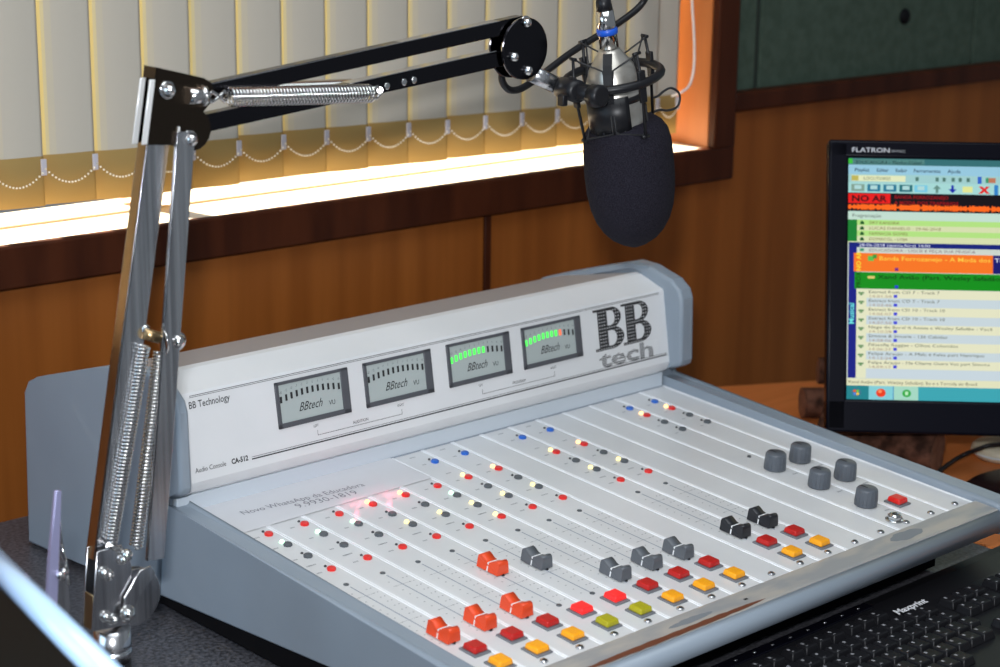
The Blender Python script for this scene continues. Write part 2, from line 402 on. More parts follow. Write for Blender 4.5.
# side cheeks with low bottom edge rising to the front
def cheek(x0, x1, x0b, x1b, right=False):
    b = MB().m(M_grey)
    low = [(0.395, 0.0085), (-0.185, 0.0460), (-0.2080, 0.0480), (-0.2180, 0.0555), (-0.2170, 0.0670), (-0.2080, 0.0772)]
    top0 = pp(0, -0.195, 0.008); top1 = pp(0, 0.247, 0.008)
    prof = low + [(top0.y, top0.z), (top1.y, top1.z), (0.2470, 0.121), (0.395, 0.13)]
    b.prism([(x0, y, z) for y, z in prof], (x1 - x0, 0, 0), 0.0035, 3)
    prof2 = [(0.498, 0.0015), (0.400, 0.0095), (0.258, 0.0190), (0.248, 0.105), (0.246, 0.119), (0.2225, 0.1245), (0.2150, 0.129), (0.2130, 0.135), (0.2155, 0.205), (0.2195, 0.2150), (0.233, 0.2250), (0.268, 0.2345), (0.292, 0.2355), (0.348, 0.2195), (0.462, 0.1850), (0.482, 0.1765), (0.4905, 0.164)]
    if right: prof2 = [(0.445, 0.0055)] + prof2[1:14] + [(0.408, 0.2010), (0.432, 0.1930), (0.441, 0.1870), (0.445, 0.178)]
    b.prism([(x0b, y, z) for y, z in prof2], (x1b - x0b, 0, 0), 0.004, 3)
    return b
cheek(-0.052, XL, -0.0560, -0.0430).build('side_cheek', con)
cheek(XR + 0.0004, 0.634, 0.6068, 0.6285, True).build('side_cheek', con)
b = MB().m(M_grey)   # rolled flange along the top of the right cheek
fl_ = [(0.268, 0.2345), (0.292, 0.2355), (0.343, 0.2205), (0.408, 0.2010), (0.432, 0.1930), (0.440, 0.1885)]
for (ya, za), (yb, zb_) in zip(fl_, fl_[1:]):
    xa_ = 0.6065 - 0.006 * min(1, (ya - 0.268) / 0.04) * (0.4 if ya > 0.435 else 1); xb_ = 0.6065 - 0.006 * min(1, (yb - 0.268) / 0.04) * (0.2 if yb > 0.435 else 1)
    b.hexa([(xa_, ya, za - 0.007), (0.609, ya, za - 0.007), (0.609, yb, zb_ - 0.007), (xb_, yb, zb_ - 0.007), (xa_, ya, za - 0.001), (0.609, ya, za), (0.609, yb, zb_), (xb_, yb, zb_ - 0.001)])
b.build('cheek_flange', con)
# right inner rim lip, front rim
b = MB().m(noisy('worn_rim_paint', (0.30, 0.305, 0.31), (0.42, 0.39, 0.35), (18, 60, 18), 0.32, spec=0.5, lo=0.4, hi=0.62))
nseg = 1
pr_top = [(-0.1765, -0.004), (-0.1765, 0.0012), (-0.1790, 0.0020), (-0.2020, 0.0020), (-0.2045, 0.0014)]
b.prism([pp(XL - 0.012, t, h) for t, h in pr_top + [(-0.2045, -0.004)]], (XR - XL + 0.024, 0, 0))
b.m(M_grey)
pr_f = [(-0.2043, 0.0012), (-0.2095, -0.0004), (-0.2135, -0.0032), (-0.2155, -0.0080), (-0.2140, -0.0165), (-0.2090, -0.0195), (-0.2000, -0.0200), (-0.1850, -0.0200), (-0.1850, -0.0042), (-0.2043, -0.0042)]
b.prism([pp(XL - 0.016, t, h) for t, h in pr_f], (XR - XL + 0.032, 0, 0), smooth=True)
fr = b.build('front_rim', con)
b = MB().m(mat('bare_rust_brown_scuff', (0.15, 0.045, 0.020), 0.5))
def scuff(x0, x1, t0, t1, n=26, seed=1):
    rr = random.Random(seed); up_, lo_ = [], []
    for i in range(n + 1):
        s_ = i / n; x = x0 + (x1 - x0) * s_; wdt = math.sin(math.pi * s_) ** 0.5
        mid = (t0 + t1) / 2; hw = (t1 - t0) / 2 * wdt * (0.75 + 0.25 * rr.random())
        up_.append((x, mid + hw + rr.uniform(-0.0004, 0.0004))); lo_.append((x, mid - hw))
    for i in range(n):
        b.poly([pp(lo_[i][0], lo_[i][1], 0.00215), pp(lo_[i + 1][0], lo_[i + 1][1], 0.00215), pp(up_[i + 1][0], up_[i + 1][1], 0.00215), pp(up_[i][0], up_[i][1], 0.00215)])
scuff(0.015, 0.262, -0.2045, -0.1965)
b.build('worn_patch', fr, recalc=False); b = MB()
b.m(mat('grey_tape_remnant', (0.20, 0.22, 0.24), 0.5)); scuff(0.150, 0.205, -0.1945, -0.1860, 14, 3); b.build('worn_patch', fr, recalc=False); b = MB().m(mat('grey_tape_remnant', (0.20, 0.22, 0.24), 0.5)); scuff(0.455, 0.505, -0.1975, -0.1805, 10, 4)
b.build('worn_patch', fr, recalc=False); b = MB().m(M_ink); b.quad(pp(0, 0, 0.00222), XX, TT, 0.2445, 0.2490, -0.1925, -0.1900)
b.build('rim_mark', fr, recalc=False)
for (xa, sgn) in ((XR, 1), (XL, -1)):
    b = MB().m(M_grey)
    q = [(xa - sgn * 0.0002, -0.003), (xa + sgn * 0.0008, 0.0004), (xa + sgn * 0.0125, 0.0076), (xa + sgn * 0.016, 0.0082), (xa + sgn * 0.018, -0.003)]
    b.prism([pp(x, -0.190, h) for x, h in q], TT * 0.436)
    b.build('inner_rim', con)

# meter bridge housing
fy0, fz0, fy1, fz1 = 0.2310, 0.1370, 0.2430, 0.2115
FU = Vector((0, fy1 - fy0, fz1 - fz0)).normalized(); FN = Vector((0, -FU.z, FU.y)); FO = Vector((0, fy0, fz0))
b = MB().m(M_white)
prof = [(0.2455, 0.1160), (0.2395, 0.1175), (0.2340, 0.1215), (0.2313, 0.1270), (0.2300, 0.1310), (fy0, fz0), (fy1 - 0.0004, fz1 - 0.002), (fy1 + 0.0010, fz1 + 0.0010), (0.2780, 0.2238), (0.2860, 0.2244), (0.2900, 0.2222)]
rear_ = [(0.2900, 0.2222), (0.4000, 0.2000), (0.4600, 0.1800), (0.4700, 0.1600), (0.4700, 0.0150), (0.4100, 0.0150), (0.2455, 0.0900)]
x0h, x1h = -0.0435, XR - 0.0018
full = prof + rear_[1:]
b.prism([(x0h, y, z) for y, z in full], (x1h - x0h, 0, 0), smooth=False)
b.m(mat('housing_back_grey', (0.40, 0.36, 0.35), 0.5))
b.prism([(x0h, y, z) for y, z in [(0.2885, 0.2235), (0.4000, 0.2010), (0.4000, 0.1990), (0.2885, 0.2200)]], (x1h - x0h, 0, 0))
mb_ = b.build('meter_bridge', con)
b = MB().m(M_light)
b.prism([(x0h, y, z) for y, z in [(0.2395, 0.0995), (0.2395, 0.1165), (0.2470, 0.1175), (0.2470, 0.0995)]], (x1h - x0h, 0, 0), 0.0012)
b.m(M_slot); b.box(x0h, x1h, 0.2385, 0.2396, 0.0996, 0.1012)
b.build('bridge_foot', con)
FX = XX; FE = FO + FN * 0.00025
def fq(mb, u0, u1, v0, v1, e=0.0): mb.quad(FE + FN * e, FX, FU, u0, u1, v0, v1)
b = MB().m(M_ink)
fq(b, -0.0252, 0.5985, 0.0732, 0.0737); fq(b, -0.0252, 0.5985, 0.0718, 0.0722)
fq(b, 0.0346, 0.6035, 0.0020, 0.0032); fq(b, 0.0346, 0.6035, 0.0044, 0.0048)
b.text('BB Technology', FE, FX, FU, -0.0270, 0.0618, 0.0092, 0.80, bold=0.006)
b.text('Audio Console', FE, FX, FU, -0.0280, 0.0026, 0.0066, 0.84)
b.text('CA-512', FE, FX, FU, 0.0118, 0.0026, 0.0068, 0.86, bold=0.035)
for u0, u1, nm in ((0.1125, 0.2176, 'AUDITION'), (0.3249, 0.4288, 'PROGRAM')):
    fq(b, u0, u0 + 0.0004, 0.0097, 0.0147); fq(b, u1 - 0.0004, u1, 0.0097, 0.0147); fq(b, u0, u1, 0.0095, 0.0099)
    b.text('LEFT', FE, FX, FU, u0 - 0.001, 0.0178, 0.0036, 0.8, 'CENTER'); b.text('RIGHT', FE, FX, FU, u1 - 0.001, 0.0178, 0.0036, 0.8, 'CENTER')
    b.text(nm, FE, FX, FU, (u0 + u1) / 2, 0.0118, 0.0042, 0.95, 'CENTER')
# slab-serif halftone double B
def inB(x, y):      # unit letter 0..1 x 0..1
    if 0.13 <= x <= 0.45 and 0 <= y <= 1: return True
    if 0.0 <= x <= 0.62 and (y <= 0.065 or y >= 0.935): return True
    for (cy, ry, rx, cx, th) in ((0.745, 0.255, 0.36, 0.56, 0.65), (0.265, 0.265, 0.42, 0.56, 0.65)):
        dx = (x - cx); dy = (y - cy)
        if x >= 0.40:
            ex = dx / rx if x > cx else 0.0
            r = ex * ex + (dy / ry) ** 2
            ri = (dx / (rx * 0.42) if x > cx else 0.0) ** 2 + (dy / (ry * 0.70)) ** 2
            if r <= 1 and ri >= 1: return True
    return False
cell = 0.00041
for (ux0, uw) in ((0.4930, 0.0465), (0.5365, 0.0465)):
    v0, vh = 0.0240, 0.0462; ny = int(vh / cell); nx = int(uw / cell)
    for j in range(ny):
        run = None
        for i in range(nx + 1):
            ins = i < nx and inB((i + 0.5) / nx, (j + 0.5) / ny)
            if ins:
                x_, y_ = (i + 0.5) / nx, (j + 0.5) / ny
                ed = all(inB(x_ + a, y_ + c) for a, c in ((0.025, 0), (-0.025, 0), (0, 0.025), (0, -0.025)))
                if ed and i % 9 in (2, 3, 4, 5) and j % 9 in (2, 3, 4): ins = False
            if ins and run is None: run = i
            if not ins and run is not None:
                fq(b, ux0 + run * cell, ux0 + i * cell, v0 + j * cell, v0 + (j + 1) * cell); run = None
b.text('tech', FE, FX, FU, 0.4985, 0.0058, 0.0240, 2.02, bold=0.03)
b.m(M_white_dot)
for k in range(9): fq(b, 0.498, 0.590, 0.0066 + k * 0.0019, 0.0066 + k * 0.0019 + 0.00070, 0.0001)
b.build('bridge_lettering', mb_, recalc=False)

# level meters
for mi, u0 in enumerate((0.0684, 0.1742, 0.2818, 0.3858)):
    u1, v0, v1 = u0 + 0.0868, 0.0238, 0.0682
    b = MB().m(M_mbez); hh = 0.0016
    def fr4(a0, a1, c0, c1, zb, zt, bv=0.0006):
        O = FO + FN * 0
        b.hexa([O + FX * a0 + FU * c0 + FN * zb, O + FX * a1 + FU * c0 + FN * zb, O + FX * a1 + FU * c1 + FN * zb, O + FX * a0 + FU * c1 + FN * zb,
                O + FX * a0 + FU * c0 + FN * zt, O + FX * a1 + FU * c0 + FN * zt, O + FX * a1 + FU * c1 + FN * zt, O + FX * a0 + FU * c1 + FN * zt], bv)
    fr4(u0, u1, v1 - 0.0030, v1, -0.001, hh); fr4(u0, u1, v0, v0 + 0.0048, -0.001, hh)
    fr4(u0, u0 + 0.0042, v0, v1, -0.001, hh); fr4(u1 - 0.0092, u1, v0, v1, -0.001, hh)
    vu = b.build('level_meter', con)
    b = MB().m(M_lcd); fr4(u0 + 0.004, u1 - 0.009, v0 + 0.0045, v1 - 0.0028, -0.0008, 0.0004, 0)
    b.m(M_ink); G0 = FO + FN * 0.00055
    b.text('BBtech', G0, FX, FU, u0 + 0.0248, v0 + 0.0126, 0.0118, 0.82, shear=0.42)
    b.text('VU', G0, FX, FU, u0 + 0.0610, v0 + 0.0118, 0.0066, 0.9)
    b.m(M_mbez)
    nlit = {2: 8, 3: 8}.get(mi, 0)
    lit = []
    for k in range(12):
        uc = u0 + 0.0058 + k * 0.00625; vc = 0.0512 + 0.0040 * (1 - ((k - 5.8) / 5.8) ** 2)
        b.text(['-20', '-15', '-10', '-7', '-5', '-3', '-2', '-1', '0', '+1', '+2', '+3'][k], G0, FX, FU, uc + 0.0004, vc + 0.0056, 0.0036, 0.62, 'CENTER')
        lit.append((uc, vc))
    b.build('meter_scale', vu)
    b = MB()
    for k, (uc, vc) in enumerate(lit):
        on = k < nlit + (1 if mi == 3 else 0)
        b.m((L_segr if (mi == 3 and k == 8) else L_seg) if on else M_ink)
        g = 0.00125 if not on else 0.0018
        b.quad(G0 + FN * 0.0003, FX, FU, uc - g, uc + g, vc - 0.0032, vc + (0.0032 if on else 0.0030))
    b.build('bar_segments', vu)

# channel strips
def small_button(par, x, t, m_, ledm):
    b = MB().m(m_); b.lathe(pp(x, t), NN, [(0, 0.0041), (0.0020, 0.0041), (0.0027, 0.0034), (0.0027, 0)], 8, smooth=False)
    nm = {'red_button': 'red round push button', 'blue_button': 'blue round push button'}.get(m_.name)
    o = b.build('push_button', par)
    if nm: o['label'] = nm
    b = MB().m(ledm); lit = ledm is not L_off
    rl = 0.0023 if lit else 0.0014
    b.lathe(pp(x - 0.0004, t + 0.0082), NN, [(0, rl), (rl * 0.7, rl * 0.95), (rl * 1.1, rl * 0.5), (rl * 1.2, 0)], 10)
    o = b.build('indicator_light', par)
    if lit: o['label'] = 'glowing ' + ledm.name.replace('_led', '') + ' indicator light'
def big_button(par, x, t, m_):
    b = MB().m(M_bezel); b.box(x - 0.0088, x + 0.0088, t - 0.0100, t + 0.0100, 0.0, 0.0016, 0.0005, PM)
    b.m(m_); b.hexa([pp(x - 0.0074, t - 0.0078, 0.0016), pp(x + 0.0074, t - 0.0078, 0.0016), pp(x + 0.0074, t + 0.0078, 0.0016), pp(x - 0.0074, t + 0.0078, 0.0016),
                     pp(x - 0.0066, t - 0.0069, 0.0068), pp(x + 0.0066, t - 0.0069, 0.0068), pp(x + 0.0066, t + 0.0069, 0.0068), pp(x - 0.0066, t + 0.0069, 0.0068)], 0.0014, 3)
    o = b.build('square_button', par); o['label'] = m_.name.replace('_button', '').replace('_', ' ') + ' square button cap'
CAPP = [(-0.0135, 0.0012), (-0.0135, 0.0100), (-0.0128, 0.0122), (-0.0108, 0.0132), (-0.0085, 0.0126), (-0.0040, 0.0098), (0, 0.0088), (0.0040, 0.0098), (0.0085, 0.0126), (0.0108, 0.0132), (0.0128, 0.0122), (0.0135, 0.0100), (0.0135, 0.0012)]
def fader_cap(par, x, t, m_):
    b = MB().m(m_); n = len(CAPP)
    L_ = [b.bm.verts.new(pp(x - (0.0068 if h < 0.005 else 0.0056), t + a, h)) for a, h in CAPP]
    R_ = [b.bm.verts.new(pp(x + (0.0068 if h < 0.005 else 0.0056), t + a, h)) for a, h in CAPP]
    b.face(L_[::-1]); b.face(R_)
    for i in range(n): b.face([L_[i], L_[(i + 1) % n], R_[(i + 1) % n], R_[i]], 1 < i < n - 3)
    b.m(M_white_dot)
    b.box(x - 0.0057, x + 0.0057, t - 0.0007, t + 0.0007, 0.0060, 0.00905, 0, PM)
    b.hexa([pp(x - 0.0069, t - 0.0007, 0.0012), pp(x + 0.0069, t - 0.0007, 0.0012), pp(x + 0.0069, t + 0.0007, 0.0012), pp(x - 0.0069, t + 0.0007, 0.0012),
            pp(x - 0.0058, t - 0.0007, 0.0088), pp(x + 0.0058, t - 0.0007, 0.0088), pp(x + 0.0058, t + 0.0007, 0.0088), pp(x - 0.0058, t + 0.0007, 0.0088)])
    b.m(M_blk); b.box(x - 0.0010, x + 0.0010, t - 0.0145, t + 0.0030, 0.0, 0.0016, 0, PM)
    o = b.build('fader_cap', par); o['label'] = m_.name.replace('_fader', '').replace('_', ' ') + ' saddle-shaped fader cap with a white line'
R_, G_, B_, O_ = M_red, M_gr, M_blue, L_off
LAY = {0: [(R_, O_), (G_, L_green), (G_, O_), (R_, O_)], 1: [(R_, O_), (G_, L_green), (G_, O_), (R_, O_)], 2: [(R_, O_), (G_, L_green), (G_, O_), (R_, O_)],
       3: [(R_, L_amb), (G_, O_), (G_, L_yel), (R_, O_)], 4: [(R_, L_amb), (G_, O_), (G_, L_yel), (R_, O_)], 5: [(R_, O_), (G_, L_green), (G_, L_yel), (R_, L_yel)],
       6: [(R_, L_yel), (G_, O_), (G_, L_yel), (R_, O_)], 7: [(R_, L_amb), (G_, O_), (G_, L_yel), (R_, O_)], 9: [(R_, L_yel), (G_, O_), (G_, L_yel), (R_, O_)], 10: [(R_, L_amb), (G_, O_), (G_, L_yel), (R_, O_)]}
ROWS = [3.922, 3.211, 2.476, 1.639]
CAPT = {0: -2.24, 1: -2.24, 2: -2.26, 3: -0.43, 4: -0.77, 5: -2.22, 6: -2.22, 7: -2.25, 9: -2.22, 10: -2.20}
PE = 0.00018
for i in range(16):
    xa, xb = (i - 0.775) * P4, (i + 0.225) * P4
    xa = max(xa, XL); xb = min(xb, XR + 0.0004)
    b = MB().m(M_strip)
    b.box(xa + 0.0020, xb - 0.0020, -0.1775, 0.2420, -0.0030, 0.0, 0.0004, PM)
    b.m(M_ridge)
    b.box(xa + 0.0001, xa + 0.0023, -0.1775, 0.2420, -0.0030, 0.0006, 0.0003, PM)
    b.box(xb - 0.0023, xb - 0.0001, -0.1775, 0.2420, -0.0030, 0.0006, 0.0003, PM)
    st = b.build('channel_strip', con)
    kind = 'blank' if i in (8, 11, 12, 15) else ('phones' if i in (13, 14) else 'fader')
    st['label'] = {'blank': 'blank white filler strip', 'phones': 'white strip with round knobs', 'fader': 'white channel strip with fader and buttons'}[kind]
    xc = (i - 0.04) * P4; xf = (i - 0.25) * P4; rr = random.Random(i)
    b = MB().m(M_faint); O = pp(0, 0, PE)
    if kind == 'fader':
        for rt in ROWS + ([5.184] if i in (6, 7, 9, 10) else []):
            t = rt * P4
            wds = rr.choice((0.0050, 0.0060, 0.0045))
            for q in range(4): b.quad(O, XX, TT, xc - 0.0155 + q * wds / 4, xc - 0.0155 + (q + 0.72) * wds / 4, t - 0.0004, t + 0.0016)
        for (dx, rt, wds) in ((-0.012, 2.05, 0.0085), (-0.014, 5.72 if i > 5 else 2.05, 0.0070), (-0.011, 4.42, 0.0065 if i > 5 else 0.0)):
            for q in range(5):
                if wds: b.quad(O, XX, TT, xc + dx + q * wds / 5, xc + dx + (q + 0.7) * wds / 5, rt * P4 - 0.0005, rt * P4 + 0.0014)
        # fader scale ticks
        for q in range(13):
            t = (0.42 - q * 0.235) * P4
            for sx in (-0.0082, 0.0074, 0.0118): b.quad(O, XX, TT, xf + sx, xf + sx + 0.0015, t - 0.0006, t + 0.0006)
            if q % 6 == 1: b.quad(O, XX, TT, xf - 0.0100, xf + 0.0100, t - 0.0002, t + 0.0002)
        b.m(M_slot); b.quad(O, XX, TT, xf - 0.0006, xf + 0.0006, -2.62 * P4, 0.72 * P4)
        b.m(M_gr)
        for t in (0.86 * P4, -2.55 * P4):
            if t < 0 and i not in (3, 4): continue
            b.lathe(pp(xf, t), NN, [(0, 0.0026), (0.0007, 0.0024), (0.0008, 0)], 10)
    if kind == 'phones':
        for rt in (5.16, 4.52, 3.87, 3.22):
            t = rt * P4
            for q in range(4): b.quad(O, XX, TT, xc - 0.0150 + q * 0.0012, xc - 0.0142 + q * 0.0012, t - 0.0040, t - 0.0024)
        ks = (0.0, -1.42, -2.86) if i == 13 else (0.0, -1.45)
        for kt in ks:
            cx, ct = (i - 0.20) * P4, (kt - 0.08) * P4
            for q in range(11):
                a = math.radians(-60 + q * 30); c_, s_ = math.cos(a), math.sin(a)
                e1 = XX * c_ + TT * s_; e2 = TT * c_ - XX * s_
                b.poly([O + XX * cx + TT * ct + e1 * 0.0128 - e2 * 0.0002, O + XX * cx + TT * ct + e1 * 0.0148 - e2 * 0.0002, O + XX * cx + TT * ct + e1 * 0.0148 + e2 * 0.0002, O + XX * cx + TT * ct + e1 * 0.0128 + e2 * 0.0002])
            for q in range(6): b.quad(O, XX, TT, cx + 0.004 + q * 0.0013, cx + 0.0049 + q * 0.0013, ct - 0.0215, ct - 0.0195)
    b.build('strip_printing', st, recalc=False) if len(b.bm.verts) else b.bm.free()
    if kind == 'fader':
        for (bm_, lm_), rt in zip(LAY[i], ROWS): small_button(st, xc, rt * P4, bm_, lm_)
        if i in (6, 7, 9, 10): small_button(st, xc, 5.184 * P4, B_, O_)
        fader_cap(st, (i - 0.21) * P4, CAPT[i] * P4, M_capred if i < 4 else (M_capgrey if i < 8 else M_capblk))
        big_button(st, (i - 0.08) * P4, -3.06 * P4, M_redhot if i in (3, 4) else M_redbig)
        big_button(st, (i - 0.08) * P4, -3.80 * P4, M_olive if i in (3, 4) else M_yel)
    if kind == 'phones':
        for rt, m_, l_ in ((5.16, B_, O_), (4.52, R_, L_amb), (3.87, G_, O_), (3.22, G_, O_)): small_button(st, (i - 0.04) * P4, rt * P4, m_, l_)
        for kt in ks:
            cx, ct = (i - 0.20) * P4, (kt - 0.08) * P4
            b = MB().m(M_knob); nf = 36
            b.lathe(pp(cx, ct), NN, [(0.0008, 0.0112), (0.0020, 0.0112), (0.0150, 0.0103), (0.0172, 0.0101), (0.0182, 0.0092), (0.0182, 0)], nf)
            for q in range(18):
                a = math.radians(q * 20); e = XX * math.cos(a) + TT * math.sin(a)
                b.cyl(pp(cx, ct, 0.003) + e * 0.0108, pp(cx, ct, 0.0168) + e * 0.0100, 0.0006, n=5)
            b.m(M_blk); b.box(cx - 0.0005, cx + 0.0005, ct, ct + 0.0085, 0.0181, 0.0185, 0, PM)
            b.m(M_steel); b.lathe(pp(cx, ct), NN, [(0.0, 0.0075), (0.0010, 0.0075)], 12)
            b.build('rotary_knob', st)
        if i == 14: big_button(st, 13.57 * P4, -3.32 * P4, M_red)
        if i == 13:
            b = MB().m(M_chrome); j = pp(12.62 * P4, -3.94 * P4)
            b.lathe(j, NN, [(0, 0.0092), (0.0012, 0.0092), (0.0014, 0.0070)], 24); b.lathe(j, NN, [(0.0012, 0.0076), (0.0046, 0.0076), (0.0050, 0.0068)], 6, smooth=False)
            b.lathe(j, NN, [(0.0045, 0.0058), (0.0066, 0.0054), (0.0066, 0.0036)], 20, cap=False)
            b.m(M_ink); b.lathe(j, NN, [(0.0050, 0.0042), (0.0052, 0.0042)], 16)
            b.build('headphone_jack', st)
            b = MB().m(L_off); b.lathe(pp(12.91 * P4, 0.86 * P4), NN, [(0, 0.0022), (0.0018, 0.0018), (0.002, 0)], 10); b.build('indicator_light', st)
    # front screw
    b = MB().m(M_steel); sc_ = pp((i - 0.27) * P4, -4.20 * P4)
    b.lathe(sc_, NN, [(0, 0.0037), (0.0010, 0.0035), (0.0018, 0.0024), (0.0018, 0)], 12)
    b.m(M_ink); b.lathe(sc_, NN, [(0.0017, 0.0016), (0.0020, 0.0016)], 6)
    b.build('screw', st)
# tiny red glow from under the two warning leds
for i in (3, 4):
    l = bpy.data.lights.new('warning_led', 'POINT'); l.energy = 0.0045; l.color = (1.0, 0.12, 0.22); l.shadow_soft_size = 0.002
    o = bpy.data.objects.new('warning_led', l); COL.objects.link(o); o.location = pp((i - 0.32) * P4, 4.18 * P4, 0.010)
# laminated note
b = MB().m(M_paper)
pts = [(-0.70, 6.02), (5.18, 6.02), (5.20, 4.40), (-0.70, 4.30)]
N_ = 12
for k in range(N_):
    a0, a1 = k / N_, (k + 1) / N_
    def L2(P, Q, s): return (P[0] + (Q[0] - P[0]) * s, P[1] + (Q[1] - P[1]) * s)
    A, B2 = L2(pts[3], pts[2], a0), L2(pts[3], pts[2], a1); C2, D2 = L2(pts[0], pts[1], a1), L2(pts[0], pts[1], a0)
    if k == 0: A = (-0.70, 4.30)
    hA, hB = 0.0012 + 0.0006 * math.sin(a0 * 9), 0.0012 + 0.0006 * math.sin(a1 * 9)
    b.hexa([pp(A[0] * P4, A[1] * P4, 0.0008), pp(B2[0] * P4, B2[1] * P4, 0.0008), pp(C2[0] * P4, C2[1] * P4, 0.0008), pp(D2[0] * P4, D2[1] * P4, 0.0008),
            pp(A[0] * P4, A[1] * P4, 0.0011), pp(B2[0] * P4, B2[1] * P4, 0.0011), pp(C2[0] * P4, C2[1] * P4, 0.0011), pp(D2[0] * P4, D2[1] * P4, 0.0011)])
b.m(mat('note_print', (0.22, 0.22, 0.25), 0.5))
rot_ = 0.016
tx = (XX * math.cos(-rot_ * 4) + TT * math.sin(-rot_ * 4)); ty = (TT * math.cos(-rot_ * 4) - XX * math.sin(-rot_ * 4))
b.text('Novo WhatsApp da Educadora', pp(0.12 * P4, 5.12 * P4, 0.0013), tx, ty, 0, 0, 0.0125, 0.86)
b.text('9.9930-1819', pp(1.38 * P4, 4.72 * P4, 0.0013), tx, ty, 0, 0, 0.0140, 0.98)
nt_ = b.build('paper_note', recalc=False)
tag(nt_, 'white laminated note with a telephone number lying on the top left of the console strips', 'paper note')

# ------------------------------------------------------------------ microphone boom arm
YA = 0.09
arm = thing('microphone_boom_arm', 'chrome and black spring-loaded boom arm standing at the left end of the console', 'microphone arm', at(118, 655, YA) * 1.0)
A = lambda px, py, dy=0.0: at(px, py, YA + dy)
def flat(mb, pix, y0, y1, bevel=0.0006):
    P = [A(*q, y0) for q in pix]; mb.prism(P, (0, y1 - y0, 0), bevel); return mb
def ell(cx, cy, r, n=28, a0=0, a1=360):
    c = A(cx, cy); return [c + Vector((math.cos(math.radians(a)) * r, 0, math.sin(math.radians(a)) * r)) for a in [a0 + (a1 - a0) * k / n for k in range(n)]]
def bolt(mb, px, py, dy, r=0.0055, long=0.006):
    c = A(px, py, dy); d = Vector((0, -1, 0))
    mb.lathe(c, d, [(0, r * 1.35), (0.0012, r * 1.35), (0.0014, r)], 14)
    mb.lathe(c, d, [(0.0012, r), (long * 0.6, r), (long, r * 0.72), (long + r * 0.35, 0.0003)], 10)
# base post
b = MB().m(M_steel)
c0 = A(113, 655); bx, by = c0.x, YA
zt = A(113, 626).z
b.lathe((bx, by, 0.0), Z3, [(0, 0.040), (0.006, 0.040), (0.010, 0.036), (0.012, 0.020)], 32)
b.lathe((bx, by, 0.0), Z3, [(0.010, 0.0135), (zt - 0.024, 0.0135), (zt - 0.0235, 0.0150), (zt - 0.0215, 0.0158), (zt - 0.0195, 0.0150), (zt - 0.019, 0.0140), (zt - 0.0175, 0.0140), (zt - 0.017, 0.0150), (zt - 0.0155, 0.0154), (zt - 0.0140, 0.0148), (zt, 0.0148)], 32)
b.m(M_blk); b.lathe((bx, by, 0.0), Z3, [(0.012, 0.0145), (zt - 0.030, 0.0145)], 24)
b.build('base_post', arm)
# lower bracket
b = MB().m(M_steel)
FRB = [(100, 546), (107, 541), (128, 548), (133, 560), (138, 590), (150, 566), (157, 575), (157, 590), (150, 608), (139, 620), (120, 627), (92, 632), (95, 590)]
flat(b, [(97, 552), (122, 545), (131, 562), (134, 590), (128, 625), (92, 632)], -0.0135, -0.0115)
b.build('bracket_plate', arm); b = MB().m(M_steel)
P = [Vector((p.x, YA + 0.0005, p.z)) for p in [A(*q, -0.0135) for q in ((97, 552), (122, 545), (131, 562), (134, 590), (128, 625), (92, 632))]]
b.prism(P, (0, 0.002, 0), 0.0006); b.build('bracket_plate', arm)
pe = ell(132, 596, 0.0245, 32, 0, 360); b = MB().m(M_steel); b.prism([p + Vector((0, -0.0045, 0)) for p in pe], (0, 0.0018, 0), 0.0006); b.build('round_plate', arm); b = MB().m(M_steel)
b.prism([p + Vector((0, 0.002, 0)) for p in pe], (0, 0.0018, 0), 0.0006)
b.build('round_plate', arm)
b = MB().m(M_warmrefl)
q0 = A(92, 631, -0.0115); q1 = A(93, 596, -0.0115)
b.prism([Vector((q0.x, YA - 0.0115, q0.z)), Vector((q0.x, YA + 0.0030, q0.z)), Vector((q1.x, YA + 0.0030, q1.z)), Vector((q1.x, YA - 0.0115, q1.z))], (0.0015, 0, 0), 0.0004)
b.build('bracket_spine', arm)
b = MB().m(M_steel)   # crossed strap
flat(b, [(140, 571), (151, 566), (156, 573), (137, 600), (131, 617), (124, 612), (125, 598)], -0.0175, -0.0155)
b.build('strap_link', arm)
for q, dy_, r_, l_ in (((103, 572), -0.0135, 0.0036, 0.005), ((108, 575), -0.0135, 0.0036, 0.005), ((105, 616), -0.0135, 0.0036, 0.005), ((113, 619), -0.0135, 0.0036, 0.005), ((122, 559), -0.0135, 0.0036, 0.005), ((127, 613), -0.0175, 0.0052, 0.006)):
    b = MB().m(M_chrome); bolt(b, *q, dy_, r_, l_); b.build('bolt', arm)
b = MB().m(M_chrome)
b.cyl(A(108, 545, -0.014), A(126, 553, -0.014), 0.0024); b.ball(A(127, 555, -0.016), 0.005)
b.build('cross_pin', arm)
# main lower channel (U section)
top = A(159, 92); bot = A(112, 575)
def channel(pa, pb, wx, dy, th, m_front, m_side, name, y_mid):
    """U channel leaning in x from pb (bottom) to pa (top); wx width in x, dy depth in y"""
    b = MB(); d = Vector((pa.x - pb.x, 0, pa.z - pb.z)); dn = d.normalized(); s_ = Vector((dn.z, 0, -dn.x))
    def slab(o0, o1, y0, y1, m_):
        b.m(m_); P = [pb + s_ * o0, pb + s_ * o1]
        a = [Vector((P[0].x, y0, P[0].z)), Vector((P[1].x, y0, P[1].z)), Vector((P[1].x, y1, P[1].z)), Vector((P[0].x, y1, P[0].z))]
        b.hexa(a + [p + d for p in a], 0.0004)
    slab(-wx / 2, -wx / 2 + th, y_mid - dy / 2, y_mid + dy / 2, m_side)
    slab(-wx / 2, wx / 2, y_mid - dy / 2, y_mid - dy / 2 + th, m_front)
    slab(-wx / 2, wx / 2, y_mid + dy / 2 - th, y_mid + dy / 2, m_front)
    return b.build(name, arm)
